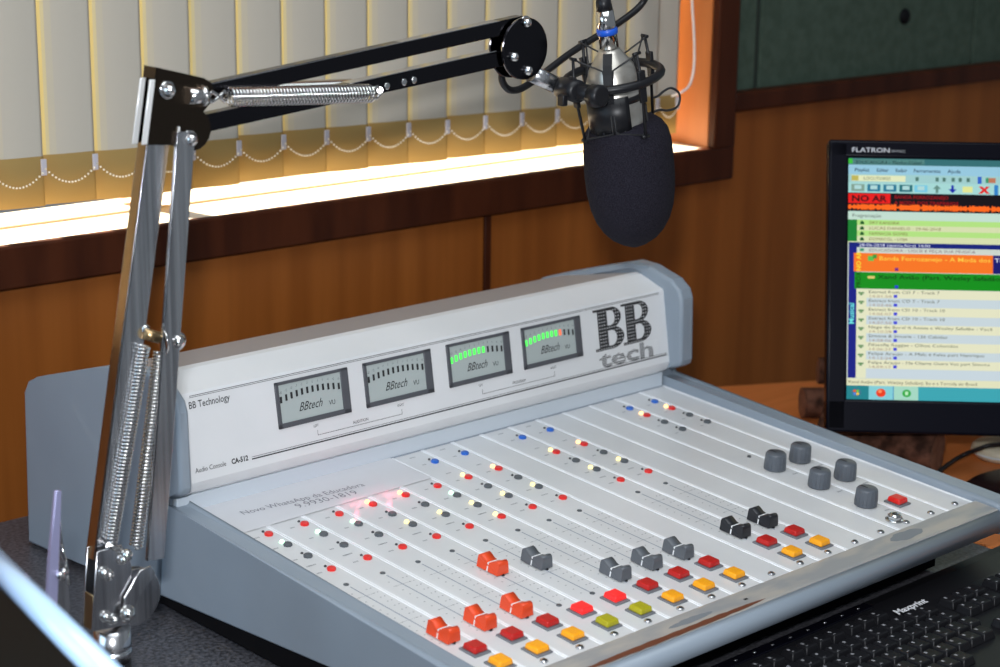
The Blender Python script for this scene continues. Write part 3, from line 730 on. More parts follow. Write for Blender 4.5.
channel(A(158.5, 143, -0.0075), A(105, 560, -0.0075), 0.0205, 0.0130, 0.0016, M_steel, M_warmrefl, 'main_lower_rod', YA - 0.0010)
channel(A(186.5, 132, -0.018), A(156, 560, -0.018), 0.0165, 0.0034, 0.0014, M_steel, M_steel, 'thin_lower_rod', YA - 0.0163)
# elbow bracket : two plates
EP = [(156, 67), (204, 78), (211, 82), (214, 90), (213, 100), (203, 113)]
lobe = [A(193.5, 130, -0.0145) + Vector((math.cos(math.radians(a)) * 0.0165, 0, math.sin(math.radians(a)) * 0.0165)) for a in range(70, -150, -20)]
def elbow(dy0, dy1):
    P = [A(*q, -0.0145) for q in EP] + lobe + [A(178, 145, -0.0145), A(148, 145, -0.0145)]
    return [p + Vector((0, dy0, 0)) for p in P]
M_elb = mat('chrome_painted_brown_reflection', (0.075, 0.055, 0.040), 0.2, 1.0)  # mirror chrome, brown-black room reflection painted into the colour
b = MB().m(M_elb); b.prism(elbow(0.0150, 0), (0, 0.0018, 0), 0.0005); b.build('elbow_plate', arm)
b = MB().m(M_elb); b.prism(elbow(0, 0), (0, 0.0018, 0), 0.0005); b.build('elbow_plate', arm)
b = MB().m(M_elb)
tp = [A(157, 68, -0.012), A(160, 69, -0.012)]
e0_, e1_ = A(156, 67.5, -0.0145), A(154.5, 79, -0.0145)
b.prism([e0_, e0_ + Vector((0, 0.0155, 0)), e1_ + Vector((0, 0.0155, 0)), e1_], (0.0012, 0, 0))
b.build('elbow_cap', arm)
M_edge = mat('chrome_edge_painted_bright', (0.85, 0.85, 0.84), 0.35, 0.35)  # bright reflection of the chrome strips put in as a pale colour
for pa_, pb_, dy in (((150.5, 80), (142.5, 145), -0.0145), ((141, 78), (133, 144), 0.0)):
    a1, a2 = A(*pa_, dy), A(*pb_, dy); b = MB().m(M_edge)
    b.prism([a1, a2, a2 + Vector((0.0046, 0, 0)), a1 + Vector((0.0046, 0, 0))], (0, 0.0022, 0), 0.0005); b.build('elbow_edge_strip', arm)
b = MB().m(M_edge); b.prism([A(179, 127, -0.0165), A(177, 148, -0.0165), A(178.5, 148, -0.0165), A(180.5, 127, -0.0165)], (0, 0.003, 0), 0.0003); b.build('elbow_edge_strip', arm)
for q in ((167, 90), (189, 139)):
    b = MB().m(M_chrome); bolt(b, *q, -0.0150, 0.0052, 0.007); b.build('bolt', arm)
b = MB().m(M_chrome); b.cyl(A(187, 96, -0.018), A(206, 96, -0.018), 0.0065, n=20); b.cyl(A(200, 96, -0.018), A(204, 96, -0.018), 0.0085, n=20)
b.tube([A(205, 96, -0.018), A(212, 92, -0.018), A(219, 96, -0.018), A(224, 101, -0.018), A(229, 96, -0.018)], 0.0016)
b.tube([A(205, 97, -0.018), A(212, 102, -0.018), A(219, 97, -0.018), A(224, 91, -0.018), A(229, 97, -0.018)], 0.0016)
b.build('spring_anchor', arm)
# upper arm bars
def bar(p0, p1, w_, y0, y1, m_, name):
    d = (p1 - p0); dn = d.normalized(); s_ = Vector((-dn.z, 0, dn.x)) * w_ / 2
    b = MB().m(m_); b.prism([p0 + s_ + Vector((0, y0, 0)), p1 + s_ + Vector((0, y0, 0)), p1 - s_ + Vector((0, y0, 0)), p0 - s_ + Vector((0, y0, 0))], (0, y1 - y0, 0), 0.0008)
    return b
b = bar(A(176, 99.6, -0.0120), A(524, 23.5, -0.0120), 0.0135, 0.0, 0.0115, M_dchrome, '')
b.m(M_chrome); b.prism([A(212, 84.2, -0.0120), A(500, 21.4, -0.0120), A(500, 20.7, -0.0120), A(212, 83.5, -0.0120)], (0, 0.0115, 0))
b.build('upper_bar', arm)
b = bar(A(193, 126.5, -0.0120), A(513, 56.5, -0.0120), 0.0140, 0.0, 0.0115, M_dchrome, '')
b.m(M_chrome); b.prism([A(350, 84.0, -0.0120), A(500, 50.6, -0.0120), A(500, 49.9, -0.0120), A(350, 83.3, -0.0120)], (0, 0.0115, 0))
for q in ((387, 86), (404, 82), (414, 80)): b.lathe(A(*q, -0.0120), (0, -1, 0), [(0, 0.0030), (0.0008, 0.0030), (0.0010, 0.0022)], 12)
b.build('lower_bar', arm)
for dy, x0, x1, yy in ((-0.0185, 229, 371, (97, 93.5)), (0.0165, 250, 352, (92, 88))):
    b = MB().m(M_chrome); b.helix(A(x0, yy[0], dy), A(x1, yy[1], dy), 0.0072, 0.00095, 44, 5, 12); b.build('tension_spring', arm)
b = MB().m(M_chrome)
b.tube([A(371, 90, -0.0185), A(377, 86, -0.0185), A(381, 93, -0.0185), A(376, 99, -0.0185), A(372, 95, -0.0185)], 0.0014); b.cyl(A(380, 90, -0.02), A(380, 90, 0.0), 0.0026)
b.build('spring_hook', arm)
# lower springs
for (a1, a2, dy) in (((144, 345), (111, 541), -0.0110), ((160, 352), (136, 547), -0.0110)):
    b = MB().m(M_chrome); b.helix(A(*a1, dy), A(*a2, dy), 0.0049, 0.00105, 56, 5, 10); b.build('tension_spring', arm)
b = MB().m(M_warmrefl); b.cyl(A(143, 333, -0.008), A(160, 338, -0.012), 0.0046, n=16)
b.m(M_chrome); b.ball(A(145, 329, -0.006), 0.0042); b.lathe(A(163, 341, -0.0135), (1, -0.2, 0), [(-0.001, 0.011), (0.0008, 0.011)], 24)
bolt(b, 177, 341, -0.0155, 0.0058, 0.006)
b.build('spring_pin', arm)
# head discs
for dy in (0.0, 0.0170):
    b = MB().m(M_dchrome); c = A(524.0, 48.5, -0.0150) + Vector((0, dy, 0)); b.lathe(c, (0, -1, 0), [(0, 0.0275), (0.0014, 0.0275), (0.0020, 0.0269)], 48, smooth=False)
    b.m(M_chrome); b.lathe(c, (0, -1, 0), [(0.0001, 0.02775), (0.0012, 0.02775)], 48, smooth=True, cap=False)
    b.build('head_disc', arm)
for q in ((525, 22.5), (512, 56.5), (526, 70.0)):
    b = MB().m(M_chrome); bolt(b, *q, -0.0155, 0.0046, 0.006); b.build('bolt', arm)
b = MB().m(M_steel); b.cyl(A(531, 73), A(560, 87), 0.0080, n=24); b.m(M_chrome); b.cyl(A(554, 84), A(561, 87.5), 0.0086, n=24); b.build('threaded_adapter', arm)

# ------------------------------------------------------------------ microphone with shock mount
YM = 0.055
Q = lambda px, py, dy=0.0: at(px, py, YM) + Vector((0, dy, 0))
mic = thing('studio_microphone', 'silver studio microphone wearing a big charcoal foam windscreen, hanging from the boom arm', 'microphone', Q(634, 246))
pa = Q(604.5, 10); pf = Q(634, 246); ax = (pf - pa).normalized(); LEN = (pf - pa).length
K = LEN / 238.0     # metres per picture unit along the axis
def M_at(y): return pa + ax * ((y - 10) * LEN / 236.0)
XA = (Vector((1, 0, 0)) - ax * ax.x).normalized(); YAx = ax.cross(XA)
mm = 1.775 / F_PX    # metres per pixel at the microphone
b = MB().m(M_foam)
prf = [(118, 0), (119, 30), (123, 36), (130, 41), (140, 43.5), (155, 44.5), (172, 44.8), (190, 44), (205, 41.5), (218, 37), (228, 31), (236, 23.5), (242, 14), (245.5, 6), (246, 0)]
fa = Q(625.5, 118); fx = (Q(635, 246) - fa); b.lathe(fa, fx, [((y - 118) * fx.length / 128.0, r * mm * 1.03) for y, r in prf], 40); b.build('foam_windscreen', mic)
b = MB().m(noisy('satin_nickel', (0.46, 0.43, 0.38), (0.60, 0.57, 0.52), (60, 60, 60), 0.35, 0.8))
prf = [(47, 0), (47, 10), (50, 12), (58, 18), (66, 23.5), (74, 26.5), (78, 27.5), (80, 27.5), (81, 26.8), (84, 26.8), (85, 27.5), (124, 27.5), (130, 27.5), (134, 27)]
b.lathe(pa, ax, [((y - 10) * LEN / 236.0, r * mm) for y, r in prf], 40); b.build('microphone_body', mic)
b = MB().m(M_chrome)
b.lathe(pa, ax, [(0.0, 8.6 * mm), (16 * mm, 9.6 * mm), (17 * mm, 9.0 * mm), (38 * mm, 9.6 * mm), (38.5 * mm, 8.0 * mm)], 24)
b.m(mat('blue_ring', (0.01, 0.09, 0.55), 0.35)); b.lathe(pa, ax, [(18.5 * mm, 9.9 * mm), (19.5 * mm, 10.6 * mm), (23.5 * mm, 10.6 * mm), (24.5 * mm, 9.9 * mm)], 24)
b.m(M_blk); b.lathe(pa, ax, [(-14 * mm, 7.0 * mm), (-6 * mm, 7.8 * mm), (0.2 * mm, 8.2 * mm)], 20)
b.build('cable_connector', mic)
b = MB().m(M_blk)   # inner dark cradle
def ring_pts(y, r, n=40, tilt=0.0): 
    c = M_at(y); return [c + (XA * math.cos(2 * math.pi * k / n) + YAx * math.sin(2 * math.pi * k / n)) * r for k in range(n)]
# cradle sleeve, open towards lower left
def sleeve(y0, y1, r, a0, a1, th=0.0018, n=20):
    c0, c1 = M_at(y0), M_at(y1); 
    ri = [[None] * (n + 1) for _ in range(4)]
    for k in range(n + 1):
        a = math.radians(a0 + (a1 - a0) * k / n); e = XA * math.cos(a) + YAx * math.sin(a)
        ri[0][k] = b.bm.verts.new(c0 + e * r); ri[1][k] = b.bm.verts.new(c0 + e * (r + th)); ri[2][k] = b.bm.verts.new(c1 + e * (r + th)); ri[3][k] = b.bm.verts.new(c1 + e * r)
    for k in range(n):
        for q in range(4): b.face([ri[q][k], ri[q][k + 1], ri[(q + 1) % 4][k + 1], ri[(q + 1) % 4][k]], q in (1, 3))
    b.face([ri[q][0] for q in range(4)]); b.face([ri[q][n] for q in range(4)][::-1])
CD0 = None
CD = Vector((CAM.x - pa.x, CAM.y - pa.y, CAM.z - pa.z))
ang_cam = math.degrees(math.atan2(CD.dot(YAx), CD.dot(XA)))
sleeve(88, 128, 27.8 * mm, ang_cam - 25, ang_cam + 150); sleeve(88, 128, 27.8 * mm, ang_cam + 190, ang_cam + 262)
sleeve(90, 96, 27.8 * mm, 0, 360); sleeve(120, 127, 27.8 * mm, ang_cam - 25, ang_cam + 262)
ec = math.radians(ang_cam + 12); ec = XA * math.cos(ec) + YAx * math.sin(ec); es = ec.cross(ax)
for (ya_, ra_), (yb_, rb_) in zip(((49, 11.5), (58, 19.0), (66, 24.6), (78, 28.6)), ((58, 19.0), (66, 24.6), (78, 28.6), (92, 29.0))):
    p_, q_ = M_at(ya_) + ec * ra_ * mm, M_at(yb_) + ec * rb_ * mm
    b.hexa([p_ - es * 4.5 * mm - ec * 0.003, p_ + es * 4.5 * mm - ec * 0.003, q_ + es * 4.5 * mm - ec * 0.003, q_ - es * 4.5 * mm - ec * 0.003, p_ - es * 4.5 * mm + ec * 0.001, p_ + es * 4.5 * mm + ec * 0.001, q_ + es * 4.5 * mm + ec * 0.001, q_ - es * 4.5 * mm + ec * 0.001])
b.build('cradle_sleeve', mic)
b = MB().m(M_blk)
b.tube(ring_pts(74, 48 * mm, 48), 0.0042, 10, True)
b.build('shock_mount_ring', mic)
for k in range(4):
    a = math.radians(ang_cam + (55, 145, 235, 325)[k]); e = XA * math.cos(a) + YAx * math.sin(a); s_ = e.cross(ax)
    b = MB().m(M_blk)
    ra = 48 * mm; rb = 43 * mm
    c1, c2, c3 = M_at(46) + e * (ra * 0.93), M_at(74) + e * ra, M_at(126) + e * rb
    b.tube([c1, c2, c3], 0.0016, 6); b.hexa([c2 - ax * 0.012 - s_ * 0.004 - e * 0.002, c2 - ax * 0.012 + s_ * 0.004 - e * 0.002, c2 - ax * 0.012 + s_ * 0.004 + e * 0.002, c2 - ax * 0.012 - s_ * 0.004 + e * 0.002,
            c2 + ax * 0.018 - s_ * 0.0035 - e * 0.003, c2 + ax * 0.018 + s_ * 0.0035 - e * 0.003, c2 + ax * 0.018 + s_ * 0.0035 + e * 0.001, c2 + ax * 0.018 - s_ * 0.0035 + e * 0.001], 0.001)
    b.tube([c1 - s_ * 0.004, c1 + s_ * 0.004], 0.0018, 6); b.tube([c3 - s_ * 0.004, c3 + s_ * 0.004], 0.0018, 6)
    b.build('mount_prong', mic)
    for sg in (-1, 1):
        a2 = a + sg * math.radians(42); e2 = XA * math.cos(a2) + YAx * math.sin(a2)
        b = MB().m(M_ink); b.tube([c1 + s_ * 0.003 * sg, M_at(62) + e2 * 20 * mm + e * 6 * mm, M_at(90) + e2 * 29.5 * mm], 0.0009, 5)
        b.tube([c3 + s_ * 0.003 * sg, M_at(122) + e2 * 29.5 * mm, M_at(104) + e2 * 29.5 * mm], 0.0009, 5)
        b.build('elastic_cord', mic)
b = MB().m(M_ink); b.tube(smooth_pts([Q(652, 98), Q(658, 96), Q(664, 91), Q(671, 88), Q(678, 92), Q(680, 99), Q(677, 107), Q(668, 110.5), Q(660, 110), Q(650, 113)]), 0.0012, 6); b.build('elastic_cord', mic)
b = MB().m(M_blk)
ca = A(560, 87); cb = Q(574, 91, -0.004)
b.lathe(ca, cb - ca, [(0, 0.0085), (0.004, 0.0098), ((cb - ca).length, 0.0105), ((cb - ca).length + 0.002, 0.006)], 20)
cm = Q(586, 92, -0.02); b.tube([cb, cm, M_at(74) + (cm - M_at(74)).normalized() * 46 * mm], 0.0075, 10)
b.lathe(Q(577, 93, -0.02), (0, -1, 0), [(0, 0.0105), (0.010, 0.0105), (0.012, 0.008)], 20)
b.box(*( (lambda v: (v.x - 0.003, v.x + 0.003, v.y - 0.006, v.y + 0.002, v.z - 0.006, v.z + 0.004))(Q(561, 99)) ), 0.001)
b.build('swivel_clamp', mic)
# microphone cable
b = MB().m(M_blk)
b.tube(smooth_pts([M_at(-4), at(602, -12, 0.06), at(604, -35, 0.07), at(622, -50, 0.09), at(640, -30, 0.10), at(646, -8, 0.10), at(640, 6, 0.105), at(620, 22, 0.11), at(596, 37, 0.115), at(572, 52, 0.118), at(548, 70, 0.118), at(532, 82, 0.118), at(520, 89, 0.116), at(510, 90, 0.113), at(503, 83, 0.110), at(502, 74, 0.108), at(506, 62, 0.108)]), 0.0034, 10)
cab = b.build('microphone_cable'); tag(cab, 'black microphone cable looping from the connector back behind the round black arm head', 'cable')

# ------------------------------------------------------------------ monitor
BL = Vector((0.7044, 0.0805, 0.0640 + 0.085 - 0.085 + 0.085))
BL = Vector((0.7044, 0.0805, 0.0640))
d_ = RT * ((826 - 500) / F_PX) - UP * ((432 - 333.5) / F_PX) - BK; BL = CAM + d_ * 2.15
MX = Vector((0.7113, -0.7028, 0)).normalized(); MU = Vector((0.2346, 0.2374, 0.9426)).normalized(); MN = MX.cross(MU)   # towards the viewer
mon = thing('computer_monitor', 'glossy black widescreen monitor showing a radio playlist program, right of the console', 'monitor', (BL + MX * 0.22 - MU * 0.02).xy.to_3d())
MW, MH = 0.455, 0.330
def mbx(mb, x0, x1, y0, y1, n0, n1, bev=0.0):
    mb.hexa([BL + MX * x + MU * y + MN * n for n in (n0,) for x, y in ((x0, y0), (x1, y0), (x1, y1), (x0, y1))] + [BL + MX * x + MU * y + MN * n1 for x, y in ((x0, y0), (x1, y0), (x1, y1), (x0, y1))], bev, 3)
SX0, SX1, SY0, SY1 = 0.0228, 0.4322, 0.0375, 0.3095
b = MB().m(M_gloss)
mbx(b, 0, MW, 0, SY0, -0.022, 0.0, 0.003); mbx(b, 0, MW, SY1, MH, -0.022, 0.0, 0.003); mbx(b, 0, SX0, 0.002, MH - 0.002, -0.022, 0.0, 0.003); mbx(b, SX1, MW, 0.002, MH - 0.002, -0.022, 0.0, 0.003)
mbx(b, 0.004, MW - 0.004, 0.004, MH - 0.004, -0.045, -0.012, 0.006)
b.build('monitor_housing', mon)
b = MB().m(mat('silver_print', (0.62, 0.62, 0.66), 0.4)); T0 = BL + MN * 0.0004
b.text('FLATRON', T0, MX, MU, 0.0255, 0.3158, 0.0076, 1.28, bold=0.006); b.m(M_faint); b.text('W1943C', T0, MX, MU, 0.0695, 0.3160, 0.0044, 1.0)
b.build('monitor_lettering', mon)
# screen picture
EM = {}
def em(c, s=1.0):
    k = (c, s)
    if k not in EM:
        lin = tuple((v / 255 / 12.92 if v / 255 <= 0.04045 else ((v / 255 + 0.055) / 1.055) ** 2.4) for v in c)
        m = bpy.data.materials.new('screen_colour_%02x%02x%02x' % c); m.use_nodes = True; p_ = m.node_tree.nodes['Principled BSDF']
        p_.inputs['Base Color'].default_value = (0.004, 0.004, 0.004, 1); p_.inputs['Roughness'].default_value = 0.35; p_.inputs['Specular IOR Level'].default_value = 0.08
        p_.inputs['Emission Color'].default_value = (*lin, 1); p_.inputs['Emission Strength'].default_value = s
        EM[k] = m
    return EM[k]
# picture rows measured in photo pixels along the left edge: y 159 .. 399 ; x 849 .. 1000
def sy(py): return SY1 - (py - 159.5) / (399 - 159.5) * (SY1 - SY0)
def sx(px): return SX0 + (px - 849) * (0.1692 / 151.0)
SO = BL - MN * 0.0035
lay = [0]
b = MB()
def R(x0, x1, y0, y1, c, e=1):
    b.m(em(c)); b.quad(SO + MN * (0.00012 * e), MX, MU, sx(x0), min(sx(x1), SX1), sy(y1), sy(y0))
def T(s, x, y, h, c, e=3, sxx=1.0, bold=0.0):
    # h: capital height, letters as wide as those on the screen
    vs_, fs_, wd_ = glyphs(s, bold); size = h * 0.001136 * 1.36
    wpx = len(s) * (2.42 if h < 5.2 else 3.55) * sxx / 1.25 if sxx < 10 else sxx
    b.m(em(c)); b.text(s, SO + MN * (0.00012 * e), MX, MU, sx(x), sy(y), size, wpx * 0.00112 / (wd_ * size), bold=bold)
XE = 1400
R(849, XE, 159.5, 399, (205, 215, 205), 0)
R(849, XE, 159.5, 166, (52, 110, 115)); R(849, 925, 160, 166, (120, 165, 150)); R(849, 853, 160, 165, (60, 190, 60), 2)
T('EDUCADORA - Playlist Digital', 856, 164.9, 3.4, (15, 35, 40), sxx=66)
R(849, XE, 166, 175.5, (150, 200, 222)); 
for s_, x in (('Playlist', 855), ('Editar', 877), ('Exibir', 896), ('Ferramentas', 914), ('Ajuda', 948)): T(s_, x, 172.8, 3.6, (20, 45, 75), sxx={855: 15, 877: 12, 896: 11.5, 914: 27, 948: 13}[x], bold=0.01)
R(849, XE, 175.5, 183.5, (160, 205, 205)); R(852, 906, 176.5, 182.5, (226, 232, 190), 2); R(852, 859, 177, 182, (190, 180, 90), 3); T('LOCUTORES', 864, 181.0, 3.2, (90, 100, 70), sxx=27)
for x in (916, 936, 943, 952, 959, 967): R(x, x + 3.2, 177.5, 181.5, (80, 120, 110), 2)
R(978, 982, 176, 183, (50, 100, 200), 2); R(988, 996, 177, 182, (190, 120, 90), 2); R(986, 989, 177, 182, (60, 150, 110), 3)
R(849, XE, 183.5, 194, (165, 215, 212))
for x, c in ((852, (130, 160, 145)), (868, (40, 120, 150)), (884, (40, 120, 150)), (900, (30, 110, 120)), (915, (120, 200, 225))):
    R(x, x + 13, 185.5, 192.5, c, 2); R(x + 3, x + 10, 186.5, 190.5, (175, 215, 215), 3)
for x, c, sgn in ((937.5, (100, 140, 130), 1), (953, (20, 40, 170), -1)):
    b.m(em(c)); ym = 189; O_3 = SO + MN * 0.0003
    b.poly([O_3 + MX * sx(x - 4) + MU * sy(ym), O_3 + MX * sx(x + 4) + MU * sy(ym), O_3 + MX * sx(x) + MU * sy(ym - 4 * sgn)]); R(x - 1.3, x + 1.3, ym - (0 if sgn > 0 else 4), ym + (4 if sgn > 0 else 0), c, 2)
R(963, 973, 186, 192, (225, 230, 150), 2); T('X', 980.5, 192.3, 6.4, (225, 45, 45), sxx=10, bold=0.08); R(994.5, 998.5, 184, 194, (50, 130, 200), 2)
R(849, XE, 194, 212.5, (14, 8, 16)); R(849, 891, 194.8, 204.5, (232, 22, 22), 2); T('NO AR', 852.2, 202.6, 6.2, (50, 5, 10), sxx=35.5, bold=0.03)
T('BANDA FORROZANEJO', 895, 199.4, 3.4, (150, 10, 18), sxx=54, bold=0.02); T('A MODA DOS TRAPINHOS', 895, 205, 3.4, (150, 10, 18), sxx=64, bold=0.02)
rr = random.Random(3); x = 849
while x < 1212:
    hgt = (1.6 + 1.6 * rr.random()) * (0.5 if int(x) % 23 < 2 else 1); R(x, x + 1.4, 208.2 - hgt, 208.2 + hgt, (255, 105, 25), 2); x += 1.3
R(849, XE, 212.5, 221, (195, 222, 208)); T('Programação', 853, 218.5, 3.6, (70, 80, 75), sxx=29)
for k, (tx_, c) in enumerate((('DRT KANDIRA', (178, 226, 130)), ('LUCAS DANIELO - 29-06-2018', (214, 222, 175)), ('FARMACIA GOMES', (178, 226, 130)), ('DOMACOL - LOJA', (214, 222, 175)))):
    y = 221 + k * 5.4; R(858, XE, y, y + 5.4, c); R(861, 865, y + 2.2, y + 4.6, (30, 90, 40), 2); R(862, 864, y + 1.2, y + 2.4, (30, 90, 40), 2); T(tx_, 870, y + 4.2, 2.9, (120, 100, 50), sxx=len(tx_) * 2.75)
R(849, 858, 221, 242.6, (22, 128, 48), 2)
R(849, XE, 242.6, 245, (214, 222, 175)); R(850, XE, 243.6, 248.4, (14, 30, 120), 2); T('28-06-2018 (quinta-feira) 14:00', 860, 247.5, 3.1, (225, 230, 250), sxx=71)
R(850, 858, 243.6, 378, (18, 26, 130), 1)
R(858, XE, 248.4, 254, (205, 215, 205), 2); T('EDUCADORA - LIGUE E PEÇA SUA MÚSICA', 870, 252.6, 2.9, (120, 90, 110), 4, sxx=106); R(861, 865, 249.6, 252.4, (60, 150, 110), 4)
R(855, 993.5, 254.2, 272.6, (248, 118, 32), 3); R(993.5, XE, 254.2, 272.6, (24, 22, 110), 3); T('Banda Forrozanejo - A Moda dos', 880, 261.2, 4.3, (255, 200, 70), 5, sxx=111, bold=0.01); T('Trapinhos', 995, 261.2, 4.3, (235, 240, 255), 5, sxx=34)
R(869, 875, 257, 262, (90, 190, 80), 5); R(874, 878, 255.5, 259.5, (60, 150, 60), 6); R(896, 899.5, 268.5, 271.5, (110, 40, 130), 5)
R(856, XE, 273.2, 289.6, (12, 142, 22), 3); T('Xand Avião (Part. Wesley Safadão)', 879, 279.6, 4.3, (6, 50, 10), 5, sxx=124, bold=0.01); R(869, 876, 277, 279.6, (220, 200, 110), 5); R(896, 899.5, 285.8, 288.8, (40, 60, 200), 5)
b.m(em((240, 200, 60)))
def TV(s, x, y, h, c, e=6):     # vertical text, reading upwards
    b.m(em(c)); b.text(s, SO + MN * (0.00012 * e), MU, -MX, sy(y), -sx(x), h * (SY1 - SY0) / 239.5 * 1.38, 0.95, bold=0.02)
TV('NO AR', 862.0, 272, 4.6, (245, 225, 60)); TV('PRÓX', 862.0, 289, 4.6, (6, 70, 10)); TV('Musical', 855.6, 325, 5.4, (110, 225, 225))
rows_ = ['Extract from CD 7 - Track 7', 'Extract from CD 7 - Track 7', 'Extract from CD 10 - Track 10', 'Extract from CD 10 - Track 10', 'Nego do Borel ft Anitta e Wesley Safadão - Você', 'Simone & Simaria - 126 Cabides', 'Filosofia Reggae - Olhos Coloridos', 'Felipe Araujo - A Mala é Falsa part Henrique', 'Felipe Araujo - Me Chama Outra Vez part Simone']
times = ['14:01:58', '14:03:46', '14:05:07', '14:07:50', '14:10:28', '14:08:06', '14:06:27', '14:12:24', '14:09:17']
for k, tx_ in enumerate(rows_):
    y = 290 + k * 8.72; c = (228, 228, 196) if k % 2 == 0 else (200, 214, 220)
    R(858, XE, y, y + 8.72, c, 2); R(860, 865.5, y + 3.0, y + 4.8, (110, 150, 100), 4); R(861.5, 864, y + 4.6, y + 6.4, (110, 150, 100), 4)
    T(tx_, 870, y + 4.0, 3.0, (70, 76, 52), 4, sxx=len(tx_) * 2.62); T(times[k], 870, y + 8.2, 2.6, (165, 140, 115), 4, sxx=23); R(895, 898.6, y + 5.2, y + 8.2, (60, 70, 215), 4)
R(858, XE, 368.5, 378, (200, 214, 222), 2); R(858, 868, 290, 378, (226, 228, 195), 2.5)
R(849, XE, 378.5, 385.5, (226, 226, 190), 2); T('Xand Avião (Part. Wesley Safadão): Eu e a Torcida do Brasil', 850, 383.4, 3.1, (90, 80, 55), 4, sxx=128)
R(849, XE, 385.5, 399, (60, 165, 178), 2); R(849, 871, 385.5, 399, (30, 130, 140), 3); R(871, 895, 385.5, 399, (130, 205, 215), 3); R(895, 920, 385.5, 399, (165, 215, 195), 3); R(895, 895.8, 385.5, 399, (50, 130, 190), 4)
def disc(px, py, r, c, e=5, n=18):
    b.m(em(c)); b.poly([SO + MN * 0.00012 * e + MX * (sx(px) + math.cos(2 * math.pi * k / n) * r * 0.00112 * 1.15) + MU * (sy(py) + math.sin(2 * math.pi * k / n) * r * 0.00112) for k in range(n)])
disc(883, 392.3, 4.2, (235, 60, 25)); disc(882, 390.8, 1.8, (255, 140, 90), 6); disc(908.5, 392.3, 3.8, (50, 170, 70)); disc(858.5, 392.3, 4.4, (60, 120, 140))
for dx, dy_, c in ((-1.5, -1.4, (225, 90, 40)), (1.5, -1.4, (110, 190, 60)), (-1.5, 1.4, (70, 130, 220)), (1.5, 1.4, (240, 200, 60))): disc(858.5 + dx, 392.3 + dy_, 1.4, c, 6, 8)
R(907, 910, 390.5, 394, (190, 235, 190), 6)
b.build('screen', mon, recalc=False)
# monitor neck and foot
fc = (BL + MX * 0.225).xy.to_3d() + Vector((-0.015, -0.055, 0))
b = MB().m(M_gloss)
b.lathe(fc, Z3, [(0.0, 0.110), (0.006, 0.110), (0.011, 0.104), (0.013, 0.030)], 48); b.build('monitor_foot', mon)
b = MB().m(M_gloss); n1 = BL + MX * 0.225 + MU * 0.10 - MN * 0.045; b.tube([fc + Vector((0.02, 0.03, 0.01)), fc + Vector((0.05, 0.06, 0.05)), n1], 0.016, 12); b.build('monitor_neck', mon)

# ------------------------------------------------------------------ log stand, white gadget, cables
logs = thing('log_ornament', 'rustic pile of short brown logs lying on the orange desk behind the monitor', 'log ornament', (0.86, 0.15, 0))
def log(a, b_, r, r2=None, seed=0):
    a = Vector(a); b_ = Vector(b_); r2 = r2 or r; ax_ = (b_ - a).normalized(); L_ = (b_ - a).length; u = ax_.orthogonal().normalized(); v = ax_.cross(u); rr = random.Random(seed)
    ph = [rr.uniform(0, 6.28) for _ in range(4)]; b = MB().m(M_log); n = 28; rings = []
    for i in range(9):
        t = i / 8; R0_ = r + (r2 - r) * t
        rings.append([b.bm.verts.new(a + ax_ * (t * L_) + (u * math.cos(th) + v * math.sin(th)) * R0_ * (1 + 0.05 * math.sin(3 * th + ph[0] + 3 * t) + 0.03 * math.sin(7 * th + ph[1] + 9 * t))) for th in [2 * math.pi * k / n for k in range(n)]])
    for p_, q_ in zip(rings, rings[1:]):
        for k in range(n): b.face([p_[k], p_[(k + 1) % n], q_[(k + 1) % n], q_[k]], True)
    b.m(M_logend); b.face(rings[0][::-1]); b.face(rings[-1])
    b.build('log', logs)
def dz(px, py, Z):   # point at a camera distance Z
    return CAM + (RT * ((px - 500) / F_PX) - UP * ((py - 333.5) / F_PX) - BK) * Z
def zset(p, z): return Vector((p.x, p.y, z))
p1 = atz(802, 403, 0.024); log(p1, p1 + MX * 0.17 + Vector((0, 0.03, 0)), 0.0185, 0.020, 1)
p2 = atz(818, 388, 0.060) ; log(zset(atz(818, 371, 0.058), 0.058), zset(atz(818, 371, 0.058), 0.055) + MX * 0.16, 0.0165, 0.018, 2)
p3 = atz(938, 453, 0.029); log(p3, p3 + Vector((-0.045, 0.13, 0)), 0.0280, 0.026, 3)
p4 = atz(885, 446, 0.022); log(p4, p4 + Vector((-0.085, 0.075, 0)), 0.0200, 0.018, 4)
p5 = atz(826, 414, 0.018); log(p5, p5 + Vector((0.02, -0.07, 0)), 0.015, 0.017, 5)
# white plastic mouse-like gadget
b = MB().m(M_cream); g = atz(1003, 447, 0.012)
b.lathe((g.x, g.y, 0.0), Z3, [(0, 0.030), (0.006, 0.036), (0.012, 0.036), (0.016, 0.032), (0.019, 0.020), (0.020, 0)], 28); b.m(M_light); b.lathe((g.x, g.y, 0.0), Z3, [(0.0065, 0.0364), (0.0085, 0.0364)], 28)
tag(b.build('cable_box'), 'small cream plastic box on the orange desk at the right edge under the monitor', 'plastic box')
b = MB().m(M_blk)
b.tube(smooth_pts([zset(atz(925, 485, 0.004), 0.004), zset(atz(943, 470, 0.004), 0.006), zset(atz(960, 460, 0.004), 0.008), atz(978, 449, 0.020), atz(992, 445, 0.026), atz(1015, 446, 0.02), zset(atz(1050, 455, 0.004), 0.003)]), 0.0026, 8)
tag(b.build('power_cable'), 'thin black cable lying on the orange desk beneath the monitor', 'cable')

